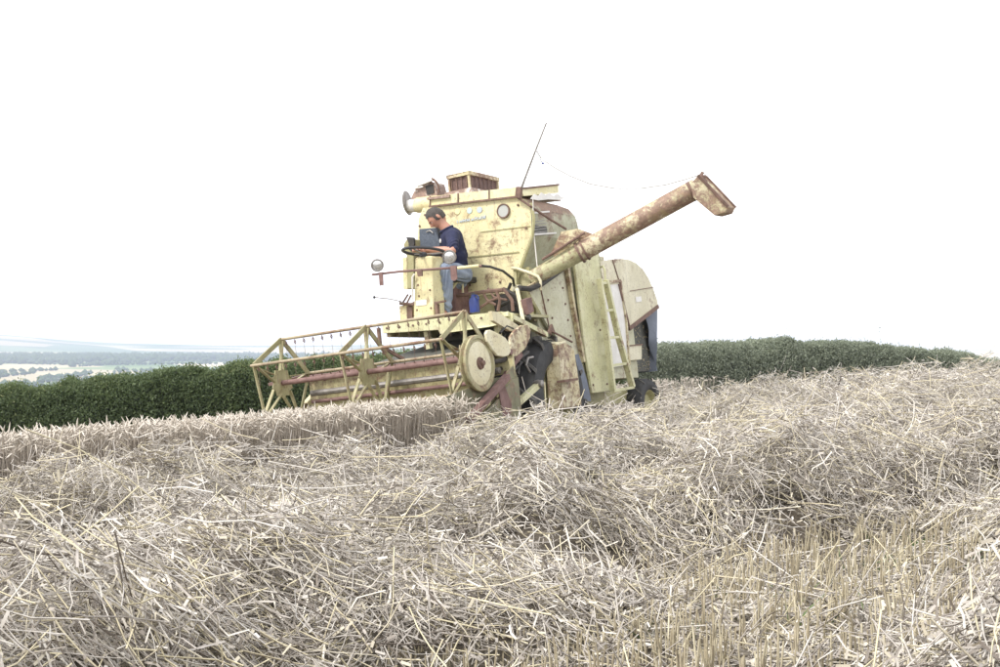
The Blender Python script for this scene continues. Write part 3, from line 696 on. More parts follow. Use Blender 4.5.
# wheels
def wheel(c, r, wd, name, lugs):
    w = MB(); t = wd / 2
    prof = [(r * .56, -t * .75), (r * .62, -t * .95), (r * .80, -t * 1.02), (r * .93, -t * .92), (r * .975, -t * .6), (r * .985, 0), (r * .975, t * .6), (r * .93, t * .92), (r * .80, t * 1.02), (r * .62, t * .95), (r * .56, t * .75)]
    w.lathe(c, (1, 0, 0), prof, 48)
    c = V3(c); hw = .028 if r > .5 else .016; hh = .06 if r > .5 else .02
    for k in range(lugs):
        a = 2 * math.pi * k / lugs; s = 1 if k % 2 else -1; rg = []
        for f0 in (0, .25, .5, .75, 1.0):
            a0 = a + f0 * .26; x0 = s * t * f0; rr_ = r * (1 - .05 * f0 * f0) - .02; rd_ = V3((0, -math.sin(a0), math.cos(a0))); tg = V3((0, -math.cos(a0), -math.sin(a0)))
            p = c + rd_ * rr_ + V3((x0, 0, 0)); rg.append([p - tg * hw, p + tg * hw, p + tg * hw * .7 + rd_ * hh, p - tg * hw * .7 + rd_ * hh])
        w.loft(rg)
    wo = part(w, name, 'rubber'); wo.data.materials.append(M['lug'])
    for p in wo.data.polygons:
        if p.index >= 48 * 10: p.material_index = 1
    for s in (-1, 1):
        part(MB().lathe(c, (s, 0, 0), [(0, t * .5), (r * .14, t * .5), (r * .2, t * .35), (r * .45, t * .3), (r * .52, t * .7), (r * .58, t * .85)], 32), 'wheel_rim', 'olive', wo)
    return wo
wheel((.83, 0, .60), .61, .36, 'front_wheel', 22); wheel((-.80, 0, .60), .61, .36, 'front_wheel', 22)
wheel((.74, 2.78, .37), .37, .22, 'rear_wheel', 24); wheel((-.66, 2.78, .37), .37, .22, 'rear_wheel', 24)
part(MB().tube([(-.8, 0, .6), (.83, 0, .6)], .07, 10), 'front_axle', 'dark'); mb = MB(); mb.tube([(-.66, 2.78, .37), (.74, 2.78, .37)], .05, 8); mb.box(-.1, .15, 2.68, 2.88, .37, .8); part(mb, 'rear_axle', 'dark')

# rusted wheel guard with step, mudflap
g0 = [L(545, 341.5, x=.93), L(557.5, 345, x=1.06), L(562.5, 408, x=1.06), L(549, 409, x=.93)]
part(MB().plate(g0, (0, .02, 0)), 'wheel_guard', 'rusty')
g1 = [g0[1], L(566, 342.5, x=1.06), L(574, 350, x=1.06), L(578, 375, x=1.06), L(581.5, 405, x=1.06), g0[2]]
part(MB().plate(g1, (-.02, 0, 0)), 'wheel_guard', 'rusty')
mb = MB(); mb.plate([g0[0], g0[1], g1[1], L(560, 337, x=.86)], (0, 0, .015)); part(mb, 'guard_top', 'shield')
part(MB().bar(L(561, 381.5, x=1.12), L(574, 379.5, x=1.12), .10, .025), 'step', 'rust')
mf = []
for t in np.linspace(0, 1, 10):
    x0 = 574.5 + 6.5 * t + 3.5 * math.sin(t * 1.6); x1 = 577 + 12.5 * t + 1.5 * math.sin(t * 3); yy = 355 + 47 * t
    a, b_ = L(x0, yy, x=.98), L(x1 + 1.5, yy - 1, x=.98); mf.append([a, b_, b_ + V3((-.012, 0, 0)), a + V3((-.012, 0, 0))])
part(MB().loft(mf, True), 'mudflap', 'canvas')
mb = MB(); mb.plate(poly([(546, 334), (550.5, 324), (554, 333)], x=.98), (.02, 0, 0)); mb.tube([L(551, 331, x=1.0), L(561, 336, x=1.02), L(572, 342, x=1.02)], .012, 6); part(mb, 'guard_bracket', 'rust')

# platform
pt = [L(382, 324.5, y=-1.0), L(500, 311.5, y=-1.0)]; pb = [L(383, 333.5, y=-1.0), L(489, 327, y=-1.0)]
mb = MB(); zl = pt[0].z; mb.plate([pt[0], pt[1], L(513, 313, y=-.98), L(512, 322, y=-.98), pb[1], L(440, 334.0, y=-1.0), L(438, 330, y=-1.0), pb[0]], (0, .03, 0)); part(mb, 'platform_beam', 'guard', bevel=.005)
x0, x1 = pt[0].x, pt[1].x
mb = MB(); mb.plate([(x0, -.99, zl - .01), (x1, -.99, pt[1].z - .01), (x1, .05, pt[1].z - .01), (x0, .05, zl - .01)], (0, 0, -.03)); part(mb, 'platform_floor', 'olive')
mb = MB(); mb.box(x0 + .03, x0 + .07, -.97, .05, zl - .14, zl - .04); part(mb, 'platform_side', 'olive')
for t in np.linspace(.04, .96, 9): part(MB().lathe(pt[0].lerp(pt[1], t) + V3((0, 0, -.045)), (0, -1, 0), [(0, .012), (.011, .010), (.012, 0)], 8, False), 'bolt', 'rust')
part(MB().bar(L(426.5, 329, y=-.9), L(429.5, 349, y=-.9), .06, .05), 'support_post', 'guard')
part(MB().bar(L(497, 324, y=-.9), L(500, 345, y=-.9), .06, .05), 'support_post', 'olive')
# steering pedestal
p_ = [L(413.5, 319.5, y=-.8), L(434, 318, y=-.8), L(432, 257, y=-.8), L(430, 255.8, y=-.8), L(416.5, 257, y=-.8), L(415, 259, y=-.8)]
ped = part(MB().loft([p_, [p + V3((.0, .04, 0)) for p in p_], [p * 1 + V3((.015, .20, 0)) for p in p_]]), 'steering_pedestal', 'tank', bevel=.02)
part(MB().plate(poly([(415.5, 300.5), (426.5, 299.5), (426.7, 305), (416, 306)], y=-.803), (0, -.003, 0)), 'paper_label', 'white', ped)
for (px, py) in ((418, 285), (417, 310), (430, 290), (431, 308), (419, 296)): part(MB().lathe(L(px, py, y=-.80), (0, -1, 0), [(0, .01), (.01, .008), (.012, 0)], 8, False), 'bolt', 'rust', ped)
sc = L(423.5, 251.5, y=-.78); tilt = V3((.10, .12, 1)).normalized(); sa_ = V3((1, 0, -.10)).normalized(); sb_ = tilt.cross(sa_).normalized(); sr = .225
sw_ = part(MB().tube([sc + (sa_ * math.cos(t) + sb_ * math.sin(t)) * sr for t in np.linspace(0, 2 * math.pi, 40, endpoint=False)], .016, 8, closed=True), 'steering_wheel', 'black')
for k in range(3):
    t = .5 + k * 2.094; part(MB().bar(sc - tilt * .03, sc + (sa_ * math.cos(t) + sb_ * math.sin(t)) * sr, .022, .010), 'spoke', 'steel', sw_)
part(MB().lathe(sc - tilt * .06, tilt, [(0, 0), (.04, 0), (.045, .03), (.03, .05), (0, .055)], 16), 'wheel_hub', 'black', sw_)
part(MB().tube([L(423.8, 260, y=-.76), sc - tilt * .03], .022, 8), 'steering_column', 'dark', sw_)
# green-yellow post at the left with dark cap, and panel beneath
mb = MB(); mb.plate(poly([(403.6, 244), (407, 238.5), (413.5, 239), (414, 288.5), (407, 289), (406.5, 256), (404, 250)], y=-.55), (0, .14, 0)); ps = part(mb, 'corner_post', 'olive', bevel=.01)
mb = MB(); mb.plate(poly([(406, 237.0), (413.5, 237.5), (414, 244), (411.5, 251), (409, 250), (408.5, 243)], y=-.57), (0, .03, 0)); part(mb, 'post_cap', 'dark', ps)
mb = MB(); mb.plate(poly([(402.5, 258), (406.5, 257), (407.5, 289), (403.5, 289)], y=-.54), (0, .1, 0)); part(mb, 'post_side', 'tank', ps)
mb = MB(); mb.plate(poly([(399.5, 306), (411, 304), (411, 320), (400, 321)], y=-.72), (0, .12, 0)); part(mb, 'gear_box', 'tank')
mb = MB(); mb.plate(poly([(406.5, 306), (411.5, 305), (412.5, 319), (407, 320)], y=-.735), (0, .02, 0)); part(mb, 'gear_slot', 'rust')
mb = MB()
for (a0, b0, a1, b1) in ((402, 304, 408, 294.5), (406.5, 304, 411, 295), (399.5, 301, 404, 305), (411, 304, 415, 302)): mb.tube([L(a0, b0, y=-.75), L(a1, b1, y=-.75)], .010, 6)
mb.tube([L(400, 303.5, y=-.75), L(415, 304.5, y=-.75)], .016, 6); part(mb, 'lever_bank', 'rust')
part(MB().tube([L(414.5, 274, y=-.84), L(412.5, 277, y=-.84), L(412.3, 300, y=-.84)], .010, 6), 'conduit', 'white')
lv = part(MB().tube([L(374.5, 297.3, y=-.8), L(390, 299, y=-.8), L(400, 301.2, y=-.8), L(403, 303.5, y=-.8)], .006, 6), 'control_lever', 'steel')
part(MB().lathe(L(374.3, 297.3, y=-.8) + V3((0, 0, -.015)), (0, 0, 1), [(0, -.002), (.012, .004), (.016, .016), (.011, .028), (0, .032)], 10), 'lever_knob', 'black', lv)
part(MB().bar(L(435, 303, y=-.8), L(445.5, 301, y=-.8), .04, .02), 'pedal', 'rust'); part(MB().bar(L(437, 304, y=-.8), L(438, 318, y=-.8), .05, .03), 'pedal_arm', 'rust')
# front rail with lamps
Y_ = -1.0
rl = part(MB().tube([L(372.5, 274.6, y=Y_), L(377, 274.2, y=Y_), L(400, 271.5, y=Y_), L(425, 269.8, y=Y_), L(450, 268, y=Y_), L(482, 266, y=Y_)], .013, 8), 'front_rail', 'redrust')
part(MB().tube([L(482, 266, y=Y_), L(490, 266.7, y=-.9), L(503, 271, y=-.5), L(513, 279, y=-.15), L(514.5, 288, y=0)], .014, 8), 'hose', 'dark')
part(MB().tube([L(458, 268, y=-1.01), L(479, 265.8, y=-1.01)], .017, 8), 'rail_sleeve', 'lip', rl)
part(MB().tube([L(347, 285.5, y=Y_ - .1), L(360, 280, y=Y_ - .1), L(372.5, 274.4, y=Y_)], .003, 5), 'marker_wire', 'steel', rl)
def lamp(px, py, r, bx0, bm):
    c = L(px, py, y=Y_ - .03); ax = (M_cam(c) + V3((-.15, 0, -.1))).normalized()
    o = part(MB().lathe(c, ax, [(r, .012), (r * 1.04, 0), (r * .95, -.04), (r * .6, -.085), (r * .25, -.105), (0, -.108)], 24), 'headlamp', 'steel' )
    part(MB().lathe(c, ax, [(0, .014), (r * .5, .012), (r * .88, .003)], 24), 'lens', 'lens', o)
    part(MB().lathe(c, ax, [(r * .86, .0), (r * .88, .016), (r * 1.04, .014), (r * 1.06, -.006)], 24), 'lamp_ring', 'steel', o)
    b = part(MB().plate(poly(bx0, y=Y_ - .02), (0, .012, 0)), 'lamp_bracket', bm, o); return o
def M_cam(c): return (MM.transposed() @ (CAM - ORG) - c).normalized()
lamp(377.3, 265.3, .066, [(378.5, 272.5), (382.5, 272), (383, 285.3), (379.5, 285.6)], 'redrust')
lamp(449.3, 257, .070, [(450, 266), (456, 265.5), (457, 279), (454, 281), (451, 279.5)], 'redrust')
part(MB().plate(poly([(416.5, 269.5), (421.5, 269), (422, 276), (417.5, 276.4)], y=-1.02), (0, .02, 0)), 'rail_clamp', 'rust', rl)
# seat
mb = MB(); s0 = L(455, 281, y=-.18); mb.obox(s0 + V3((-.05, 0, .0)), (.22, 0, 0), (0, .2, 0), (0, 0, .035)); st = part(mb, 'seat', 'black', bevel=.02)
mb = MB(); mb.tube([L(452, 289, y=-.3), L(460, 277, y=-.3), L(465, 270, y=-.25)], .015, 6); mb.tube([L(453, 283, y=-.32), L(466, 281, y=-.2)], .013, 6); mb.tube([L(462, 271, y=-.2), L(463, 296, y=-.2)], .012, 6); part(mb, 'seat_frame', 'lip', st)
part(MB().box(s0.x - .2, s0.x + .05, -.3, .0, zl, s0.z - .03), 'seat_box', 'redrust', st)
# pipework behind the platform
mb = MB()
for q, r_ in (([(452, 296), (470, 294), (490, 291), (503, 290)], .022), ([(483, 292), (487, 300), (496, 305)], .016), ([(496, 290), (500, 300), (498, 311)], .018), ([(488, 288), (494, 297), (507, 300)], .013), ([(503, 288), (512, 300), (513, 311)], .02), ([(478, 309), (490, 301), (500, 297)], .015)):
    mb.tube([L(a, b, y=-.25) for a, b in q], r_, 6)
part(mb, 'linkage', 'rust')
mb = MB()
for q, r_ in (([(500, 306), (510, 301), (520, 305)], .02), ([(505, 290), (516, 296), (522, 312)], .03), ([(508, 312), (515, 318), (525, 320)], .025), ([(511, 283), (506, 295), (510, 310)], .018)):
    mb.tube([L(a, b, y=-.1) for a, b in q], r_, 6)
mb.plate(poly([(492, 296), (518, 292), (527, 330), (500, 334)], y=.0), (0, .03, 0)); part(mb, 'cavity_clutter', 'dark')  # dark backing plate paints the shade of the cavities behind the pipes

# cooling screen box on the roof
z0 = L(470, 189.5, y=.22).z; c0 = L(470, 189.5, y=.22)
w_ = c0.x - L(450, 190.8, y=.22).x; 
d_ = L(498, 186.5, x=c0.x).y - .22
xl, xr, yf, yb = c0.x - w_, c0.x, .22, .22 + min(d_, .9); hh = L(470, 171.8, y=.22).z - z0
bx = part(MB().box(xl + .01, xr - .01, yf + .01, yb - .01, z0, z0 + hh - .01), 'screen_box', 'mesh')
mb = MB()
for (a, b_) in ((xl, yf), (xr, yf), (xl, yb), (xr, yb)): mb.box(a - .012, a + .012, b_ - .012, b_ + .012, z0, z0 + hh)
mb.box(xl - .02, xr + .02, yf - .02, yf + .015, z0 + hh - .03, z0 + hh + .012); mb.box(xl - .02, xr + .02, yb - .015, yb + .02, z0 + hh - .03, z0 + hh + .012); mb.box(xr - .015, xr + .025, yf + .015, yb - .015, z0 + hh - .031, z0 + hh + .014); mb.box(xl - .025, xl + .015, yf + .015, yb - .015, z0 + hh - .031, z0 + hh + .014)
part(mb, 'box_frame', 'rusty', bx)
part(MB().box(xl - .02, xr + .02, yf - .02, yb + .02, z0 + hh - .005, z0 + hh + .008), 'box_lid', 'flake', bx)
mb = MB(); mb.box(xl - .05, xr + .05, yf - .05, yb + .05, z0 - .09, z0 + .012); part(mb, 'box_base', 'flake', bx)
for k in range(7): 
    t = (k + .5) / 7; part(MB().bar((xr + .004, yf + (yb - yf) * t, z0 + .01), (xr + .004, yf + (yb - yf) * t, z0 + hh - .03), .008, .006), 'grille_bar', 'rust', bx)
for k in range(4):
    t = (k + .5) / 4; part(MB().bar((xl + w_ * t, yf - .004, z0 + .01), (xl + w_ * t, yf - .004, z0 + hh - .03), .008, .006, (0, 1, 0)), 'grille_bar', 'rust', bx)

# engine fan housing at the tank's far corner
Ye = .35
a0, a1 = L(409, 206.3, y=Ye), L(434, 203.6, y=Ye); ax = (a1 - a0).normalized()
ra_ = .068
eng = part(MB().lathe(a0 + ax * .11, ax, [(0, 0), (.085, 0), (.092, .02), (.092, .30), (0, .30)], 24), 'fan_housing', 'tank')
part(MB().lathe(a0 + ax * .0, ax, [(0, 0), (.05, -.01), (.078, 0), (.080, .115), (.06, .12)], 24), 'fan_drum', 'white', eng)
cd = L(407.5, 203, y=Ye); part(MB().lathe(cd, (ax + V3((0, .22, .12))).normalized(), [(0, -.02), (.125, -.018), (.15, 0), (.14, .012), (0, .012)], 28), 'fan_disc', 'steel', eng)
mb = MB()
mb.plate(poly([(411, 197), (416, 186), (424, 181), (434, 182), (438, 197), (436, 205), (411, 203)], y=Ye - .02), (0, .24, 0)); part(mb, 'engine_cover', 'flake', eng, bevel=.015)
mb = MB(); arc = [L(430 + 9 * math.sin(t) , 191 - 12.5 * math.cos(t), y=Ye - .05) for t in np.linspace(-.6, 1.7, 12)]; mb.tube(arc, .016, 6); mb.tube([p + V3((-.07, .02, 0)) for p in arc[:8]], .014, 6); part(mb, 'cover_hoop', 'rust', eng)
mb = MB(); mb.bar(L(417, 184.5, y=Ye - .06), L(432, 178.7, y=Ye - .06), .05, .02, (0, 1, 0)); mb.bar(L(413, 188, y=Ye - .05), L(423, 186.5, y=Ye - .05), .02, .02); part(mb, 'cover_strip', 'white', eng)
mb = MB(); mb.plate(poly([(425, 186), (433, 184), (434, 193), (427, 195)], y=Ye - .03), (0, .02, 0)); part(mb, 'cover_opening', 'dark', eng)
mb = MB(); mb.plate(poly([(427, 197.5), (449, 194.5), (449, 197.3), (427, 199.8)], y=.0), (0, .2, 0)); part(mb, 'torn_edge', 'flake', eng)
mb = MB(); mb.plate(poly([(419, 229), (437, 227.5), (440, 246), (437, 250), (419.5, 251)], y=-.33), (0, .08, 0)); rd = part(mb, 'radiator_panel', 'radiator', bevel=.006)
mb = MB(); mb.tube([L(426, 232, y=-.345), L(430, 230.5, y=-.345), L(433, 233, y=-.345)], .006, 5); part(mb, 'panel_handle', 'steel', rd)

# pole, braces and wires
pl = part(MB().tube([L(518.5, 196, y=.0), L(524, 181, y=.0), L(535, 152, y=.0), L(546.5, 122.5, y=.0)], [.018, .012, .010, .008], 8), 'stay_pole', 'steel')
part(MB().bar(L(518.3, 198, y=-.01), L(519.5, 187, y=-.01), .06, .05, (0, 1, 0)), 'pole_socket', 'rust', pl)
part(MB().tube([L(517, 197, y=.0), L(530, 206, y=.0), L(548, 218, x=.95), L(566, 229, x=.98)], .014, 6), 'brace', 'rust')
part(MB().tube([L(533, 199, y=.0), L(533.5, 230, x=.84), L(537, 264, x=.86), L(538.5, 275, x=.86)], .006, 5), 'cable', 'white')
part(MB().tube([L(512, 268, y=.0), L(517, 268.5, y=-.03), L(530, 273, y=-.05), L(538, 276.5, y=-.05), L(540.5, 281, y=-.05), L(540.5, 290, y=-.03)], .017, 8), 'grab_handle', 'shield')
part(MB().tube([L(519, 288, x=.85), L(530, 289, x=.88), L(542, 284, x=.9), L(556, 274, x=.9), L(568, 265, x=.88)], .03, 8), 'hose', 'dark')
part(MB().bar(L(516, 270, y=.03), L(516, 290, y=.0), .05, .04), 'bracket', 'olive')
part(MB().bar(L(513, 288, y=-.02), L(521, 288, y=-.02), .05, .07), 'bracket', 'shield')

# unloading auger
def W2L(px, py, depth):
    d = FW * FPX + V3((px - 500, 0, 0)) + UP * (333.5 - py); p = CAM + d * (depth / FPX); return MM.transposed() @ (p - ORG)
q0, q1 = W2L(531, 279, 13.75), W2L(697, 188.5, 13.35); ad = (q1 - q0).normalized()
j = q0.lerp(q1, .30)
aug = part(MB().tube([q0, j], [.085, .098], 20), 'auger_tube', 'boomlow')
part(MB().tube([j, q1], .110, 22), 'auger_boom', 'spout')
def ringed(t, r, w): p = q0.lerp(q1, t); return MB().lathe(p, ad, [(.09, -w), (r, -w), (r, w), (.09, w)], 22, False)
part(ringed(.30, .125, .012), 'flange', 'rust', aug); part(ringed(.33, .125, .010), 'flange', 'rust', aug); part(ringed(.64, .109, .012), 'band', 'rust', aug); part(ringed(.97, .112, .02), 'flange', 'rust', aug)
jj = q0.lerp(q1, .27)
mb = MB(); up_ = (V3((0, 0, 1)) - ad * ad.z).normalized()
mb.plate([jj - ad * .22 + up_ * .09, jj - ad * .02 + up_ * .30, jj + ad * .16 + up_ * .24, jj + ad * .28 + up_ * .10], (0, .05, 0)); mb.plate([jj - ad * .22 + up_ * .09 + V3((0, -.1, 0)), jj - ad * .02 + up_ * .24 + V3((0, -.1, 0)), jj + ad * .2 + up_ * .10 + V3((0, -.1, 0))], (0, .02, 0)); part(mb, 'pivot_bracket', 'rusty', aug)
mb = MB(); mb.tube([jj - ad * .3 + up_ * .1 + V3((0, -.1, 0)), jj + ad * .25 + up_ * .13 + V3((0, -.12, 0))], .014, 6); part(mb, 'pivot_rod', 'rust', aug)
# spout: four-sided chute turned down to the right
def S_(px, py, dd): return W2L(px, py, 13.35 + dd)
fr_ = [V3((0, -.085, 0)) + q_ for q_ in [S_(693, 184.5, -.13), S_(701, 176, -.13), S_(731, 207.5, -.16), S_(728, 213.5, -.16), S_(717.5, 216.5, -.16), S_(696, 198.5, -.13)]]
bk_ = [p + V3((.02, .17, 0)) for p in fr_]
sp_ = part(MB().loft([fr_, bk_]), 'auger_spout', 'spout', bevel=.008)
mb = MB(); mb.bar(fr_[1], fr_[2], .03, .03, (0, 1, 0)); mb.bar(bk_[1], bk_[2], .03, .03, (0, 1, 0)); part(mb, 'spout_edge', 'rust', sp_)
mb = MB(); mb.bar(S_(697, 182, -.14), S_(703, 172, -.14), .03, .02, (0, 1, 0)); mb.tube([S_(700, 176, -.15), S_(706, 181, -.15), S_(708, 186, -.15)], .014, 6); mb.bar(S_(699, 177, -.14), S_(706, 176.5, -.14), .03, .03); part(mb, 'spout_clamp', 'rust', sp_)
# thin wire from pole to spout, with a short chain
wp = [L(536, 151, y=0.)]; A0 = wp[0]; B0 = S_(701, 174.5, -.1)
pxs = [(543, 160), (555, 168), (570, 176), (590, 184), (615, 188.5), (640, 188.5), (665, 185), (685, 179.5)]
wr = part(MB().tube([A0] + [W2L(a, b, 13.6 - .0015 * (a - 540)) for a, b in pxs] + [B0], .0078, 5), 'stay_wire', 'wire')
mb = MB()
for k in range(7): p = W2L(537 + k * .9, 151 + k * 2.0, 13.45); mb.bar(p, p + V3((.004, 0, -.014)), .008, .008)
part(mb, 'chain', 'dark', wr)
part(MB().lathe(W2L(543, 164.5, 13.45), (0, 0, 1), [(0, 0), (.012, .004), (.012, .02), (0, .024)], 8), 'blue_tag', 'bluejug', wr)

# ---------------- header
XN, XF = 1.22, -1.30
prof = [(-1.36, 1.00), (-1.33, 1.02), (-1.33, .40), (-1.55, .24), (-1.95, .20), (-2.3, .18), (-2.3, .20), (-1.95, .23), (-1.57, .27), (-1.36, .42)]
hd = part(MB().loft([[V3((x_, a, b)) for a, b in prof] for x_ in (XF, XN)]), 'header_trough', 'trough')
part(MB().plate([V3((XF, -1.27, 1.28)), V3((XF + .9, -1.27, 1.33)), V3((XF + .9, -1.30, 1.04)), V3((XF, -1.30, 1.03))], (0, .01, 0)) if False else MB().tube([(XF, -1.37, 1.03), (XN, -1.37, 1.03)], .03, 8), 'top_beam', 'redrust', hd)
part(MB().tube([(XF + .1, -1.46, .86), (XN - .1, -1.46, .86)], .032, 8), 'cross_pipe', 'steel', hd); part(MB().tube([(XF + .1, -1.46, .77), (XN - .1, -1.46, .77)], .020, 8), 'cross_pipe', 'redrust', hd)
fa = part(MB().tube([(XF + .05, -1.68, .50), (XN - .05, -1.68, .50)], .11, 16), 'feed_auger', 'olive', hd)
mb = MB(); N = 150; vs = []
for i in range(N + 1):
    t = i / N; x_ = XF + .06 + (XN - XF - .12) * t; sg = 1 if t < .5 else -1; a = sg * t * 26
    for r_ in (.11, .22): vs.append(V3((x_, -1.68 + r_ * math.cos(a), .50 + r_ * math.sin(a))))
mb.add(vs, [(2 * i, 2 * i + 1, 2 * i + 3, 2 * i + 2) for i in range(N) if i != N // 2], True); part(mb, 'auger_flight', 'olive', fa)
mb = MB(); mb.box(XF, XN, -2.36, -2.29, .16, .185)
kb = part(mb, 'knife_bar', 'steel', hd)
for i in range(33):
    x_ = XF + .04 + (XN - XF - .08) * i / 32; part(MB().plate([(x_ - .018, -2.35, .16), (x_ + .018, -2.35, .16), (x_, -2.47, .165)], (0, 0, .02)), 'knife_finger', 'steel', kb)
for s, x_ in ((0, XF - .02), (1, XN)):
    part(MB().plate([(x_, -1.32, .22), (x_, -1.32, .78), (x_, -1.45, .76), (x_, -1.75, .58), (x_, -2.2, .40), (x_, -2.5, .26), (x_, -2.6, .16), (x_, -2.2, .15)], (.02, 0, 0)), 'end_plate', 'grime', hd)
# divider boards
part(MB().bar(L(305.5, 405, x=-1.33), L(324.5, 384, x=-1.33), .07, .05, (0, 1, 0)), 'crop_divider', 'shield', hd)
mb = MB(); mb.bar(L(468, 421, x=1.27), L(507, 376.5, x=1.27), .05, .07, (1, 0, 0)); part(mb, 'crop_divider', 'redrust', hd)
mb = MB(); mb.plate(poly([(497, 386), (502, 380), (511, 405), (509, 416), (503, 417)], x=1.24), (.01, 0, 0)); part(mb, 'divider_side', 'redrust', hd)
mb = MB(); mb.plate(poly([(506, 372), (512, 366), (516, 378), (517, 390), (513, 398), (506, 402), (504, 392)], x=1.20), (.02, 0, 0)); part(mb, 'end_shield', 'grime', hd)
mb = MB(); mb.plate(poly([(440, 399), (494, 378), (502, 377), (496, 396), (476, 414), (452, 412)], x=1.18), (.012, 0, 0)); part(mb, 'side_shield', 'grime', hd)
# feeder house
mb = MB(); mb.hexa([(-.45, -1.34, .30), (.45, -1.34, .30), (.45, .1, .62), (-.45, .1, .62), (-.45, -1.34, .80), (.45, -1.34, .80), (.45, .1, 1.28), (-.45, .1, 1.28)]); part(mb, 'feeder_house', 'greydark')
mb = MB(); mb.plate([V3((-.75, -1.32, 1.03)), V3((.95, -1.32, 1.03)), V3((.60, -.35, 1.28)), V3((-.35, -.35, 1.28))], (0, .0, .02)); part(mb, 'feeder_cover', 'greydark')

# reel
RC0, RC1 = L(281.5, 381, y=-1.9), L(466, 361.5, y=-1.9)
RC = V3(((RC0.x + RC1.x) / 2, -1.9, (RC0.z + RC1.z) / 2)); RR = .455
xa, xb = RC0.x, RC1.x
reel = bpy.data.objects.new('reel', None); col.objects.link(reel); reel.parent = H
part(MB().tube([(xa - .02, -1.9, RC.z), (xb + .15, -1.9, RC.z)], .027, 12), 'reel_axle', 'redrust', reel)
ANG = [R(84 + 72 * k) for k in range(5)]
def rp(x_, a, r_=RR): return V3((x_, -1.9 + r_ * math.cos(a), RC.z + r_ * math.sin(a)))
for x_ in (xa, (xa + xb) / 2 - .03, xb):
    mb = MB(); mb.plate([rp(x_, 2 * math.pi * k / 20, .165 if k % 2 else .135) for k in range(20)], (.012, 0, 0))
    hb = part(mb, 'reel_star', 'reel', reel)
    for k in range(5):
        a = ANG[k]; a2 = ANG[(k + 1) % 5]
        mb = MB(); mb.bar(rp(x_ + .02, a + .35, .13), rp(x_ + .02, a, RR - .01), .012, .035, (1, 0, 0)); mb.bar(rp(x_ - .015, a - .35, .13), rp(x_ - .015, a, RR - .01), .012, .035, (1, 0, 0)); part(mb, 'spoke', 'reel', hb)
        part(MB().bar(rp(x_ + .005, a, RR), rp(x_ + .005, a2, RR), .05 if k % 2 == 0 else .03, .014, (1, 0, 0)), 'rim_bar', 'reel', hb)
for k in range(5):
    a = ANG[k]; bt = MB(); bt.tube([rp(xa - .03, a), rp(xb + .03, a)], .016, 10); bt = part(bt, 'reel_bat', 'bat', reel)
    for i in range(19):
        x_ = xa + .06 + (xb - xa - .12) * i / 18; p = rp(x_, a)
        loop = [p + V3((0, .0, -.02)), p + V3((.004, .014, -.045)), p + V3((.008, .004, -.065)), p + V3((.002, -.012, -.05)), p + V3((0, .0, -.035)), p + V3((-.004, .008, -.085)), p + V3((-.006, .02, -.21))]
        t_ = MB().tube(loop[:5], .0055, 5, cap=False); t_.tube(loop[4:], .0016, 4, cap=False); part(t_, 'tine', 'rust', reel)
# reel arms
for x_ in (xa - .10, xb + .06):
    part(MB().bar((x_, -1.95, RC.z), (x_, -.95, 1.12), .03, .07, (1, 0, 0)), 'reel_arm', 'redrust', reel)
part(MB().bar(L(378.5, 328, y=-1.45), L(380.5, 348, y=-1.45), .03, .03), 'lift_strut', 'rust'); part(MB().bar(L(380.5, 346, y=-1.4), L(403, 359, y=-1.2), .05, .03), 'lift_arm', 'rust')
part(MB().bar(L(324, 379, y=-1.35), L(365, 364, y=-1.35), .03, .05), 'lift_arm', 'redrust')
part(MB().bar(L(386, 402, x=-.2), L(389, 372, x=-.2), .03, .04), 'header_brace', 'reel', hd)
# pulley and its hub
pc = L(478.7, 363.5, x=1.22)
pu = part(MB().lathe(pc, (1, 0, 0), [(.0, -.05), (.262, -.05), (.268, -.035), (.24, -.02), (.24, -.01), (.268, .005), (.262, .02), (.235, .022), (.225, .012), (0, .012)], 48), 'reel_pulley', 'reel', reel)
pf = part(MB().lathe(pc + V3((.014, 0, 0)), (1, 0, 0), [(0, .0), (.20, .0), (.215, -.006)], 40), 'pulley_face', 'shield', pu)
part(MB().lathe(pc + V3((.014, 0, 0)), (1, 0, 0), [(.0, .05), (.022, .05), (.024, .018), (.055, .016), (.06, 0)], 20), 'pulley_hub', 'rust', pu)
for k in range(5): part(MB().lathe(pc + V3((.03, .04 * math.cos(k * 1.257), .04 * math.sin(k * 1.257))), (1, 0, 0), [(0, .014), (.009, .012), (.01, 0)], 6, False), 'bolt', 'rust', pu)
# cream drive shields
s1 = poly([(483.5, 334), (485, 330.5), (488, 330), (492.5, 332), (503, 338), (507.5, 345), (508.3, 352), (506, 356), (501, 357.3), (495, 356), (490, 350), (485, 342)], x=1.24)
part(MB().plate(s1, (.03, 0, 0)), 'drive_shield', 'shield', bevel=.008)
s2 = poly([(508, 337), (512, 331), (519, 325.5), (526, 325), (528.5, 330), (527.5, 339), (523, 349), (515, 356), (509, 357.5), (508, 350)], x=1.16)
part(MB().plate(s2, (.03, 0, 0)), 'drive_shield', 'rusty', bevel=.008)
part(MB().tube([L(484, 345, x=1.14), L(494, 362, x=1.14), L(504, 360, x=1.14), L(512, 352, x=1.14)], .025, 8), 'drive_belt', 'dark')
mb = MB()
for q, r_ in (([(492, 372), (512, 364), (528, 352)], .02), ([(495, 378), (510, 374), (522, 362)], .016), ([(500, 360), (506, 368), (503, 377)], .03), ([(511, 356), (519, 362), (517, 374)], .022), ([(500, 333), (506, 326), (513, 329)], .014)):
    mb.tube([L(a, b, x=1.08) for a, b in q], r_, 6)
mb.plate(poly([(486, 352), (514, 350), (520, 372), (505, 382), (490, 380)], x=1.0), (-.05, 0, 0)); part(mb, 'drive_linkage', 'dark')
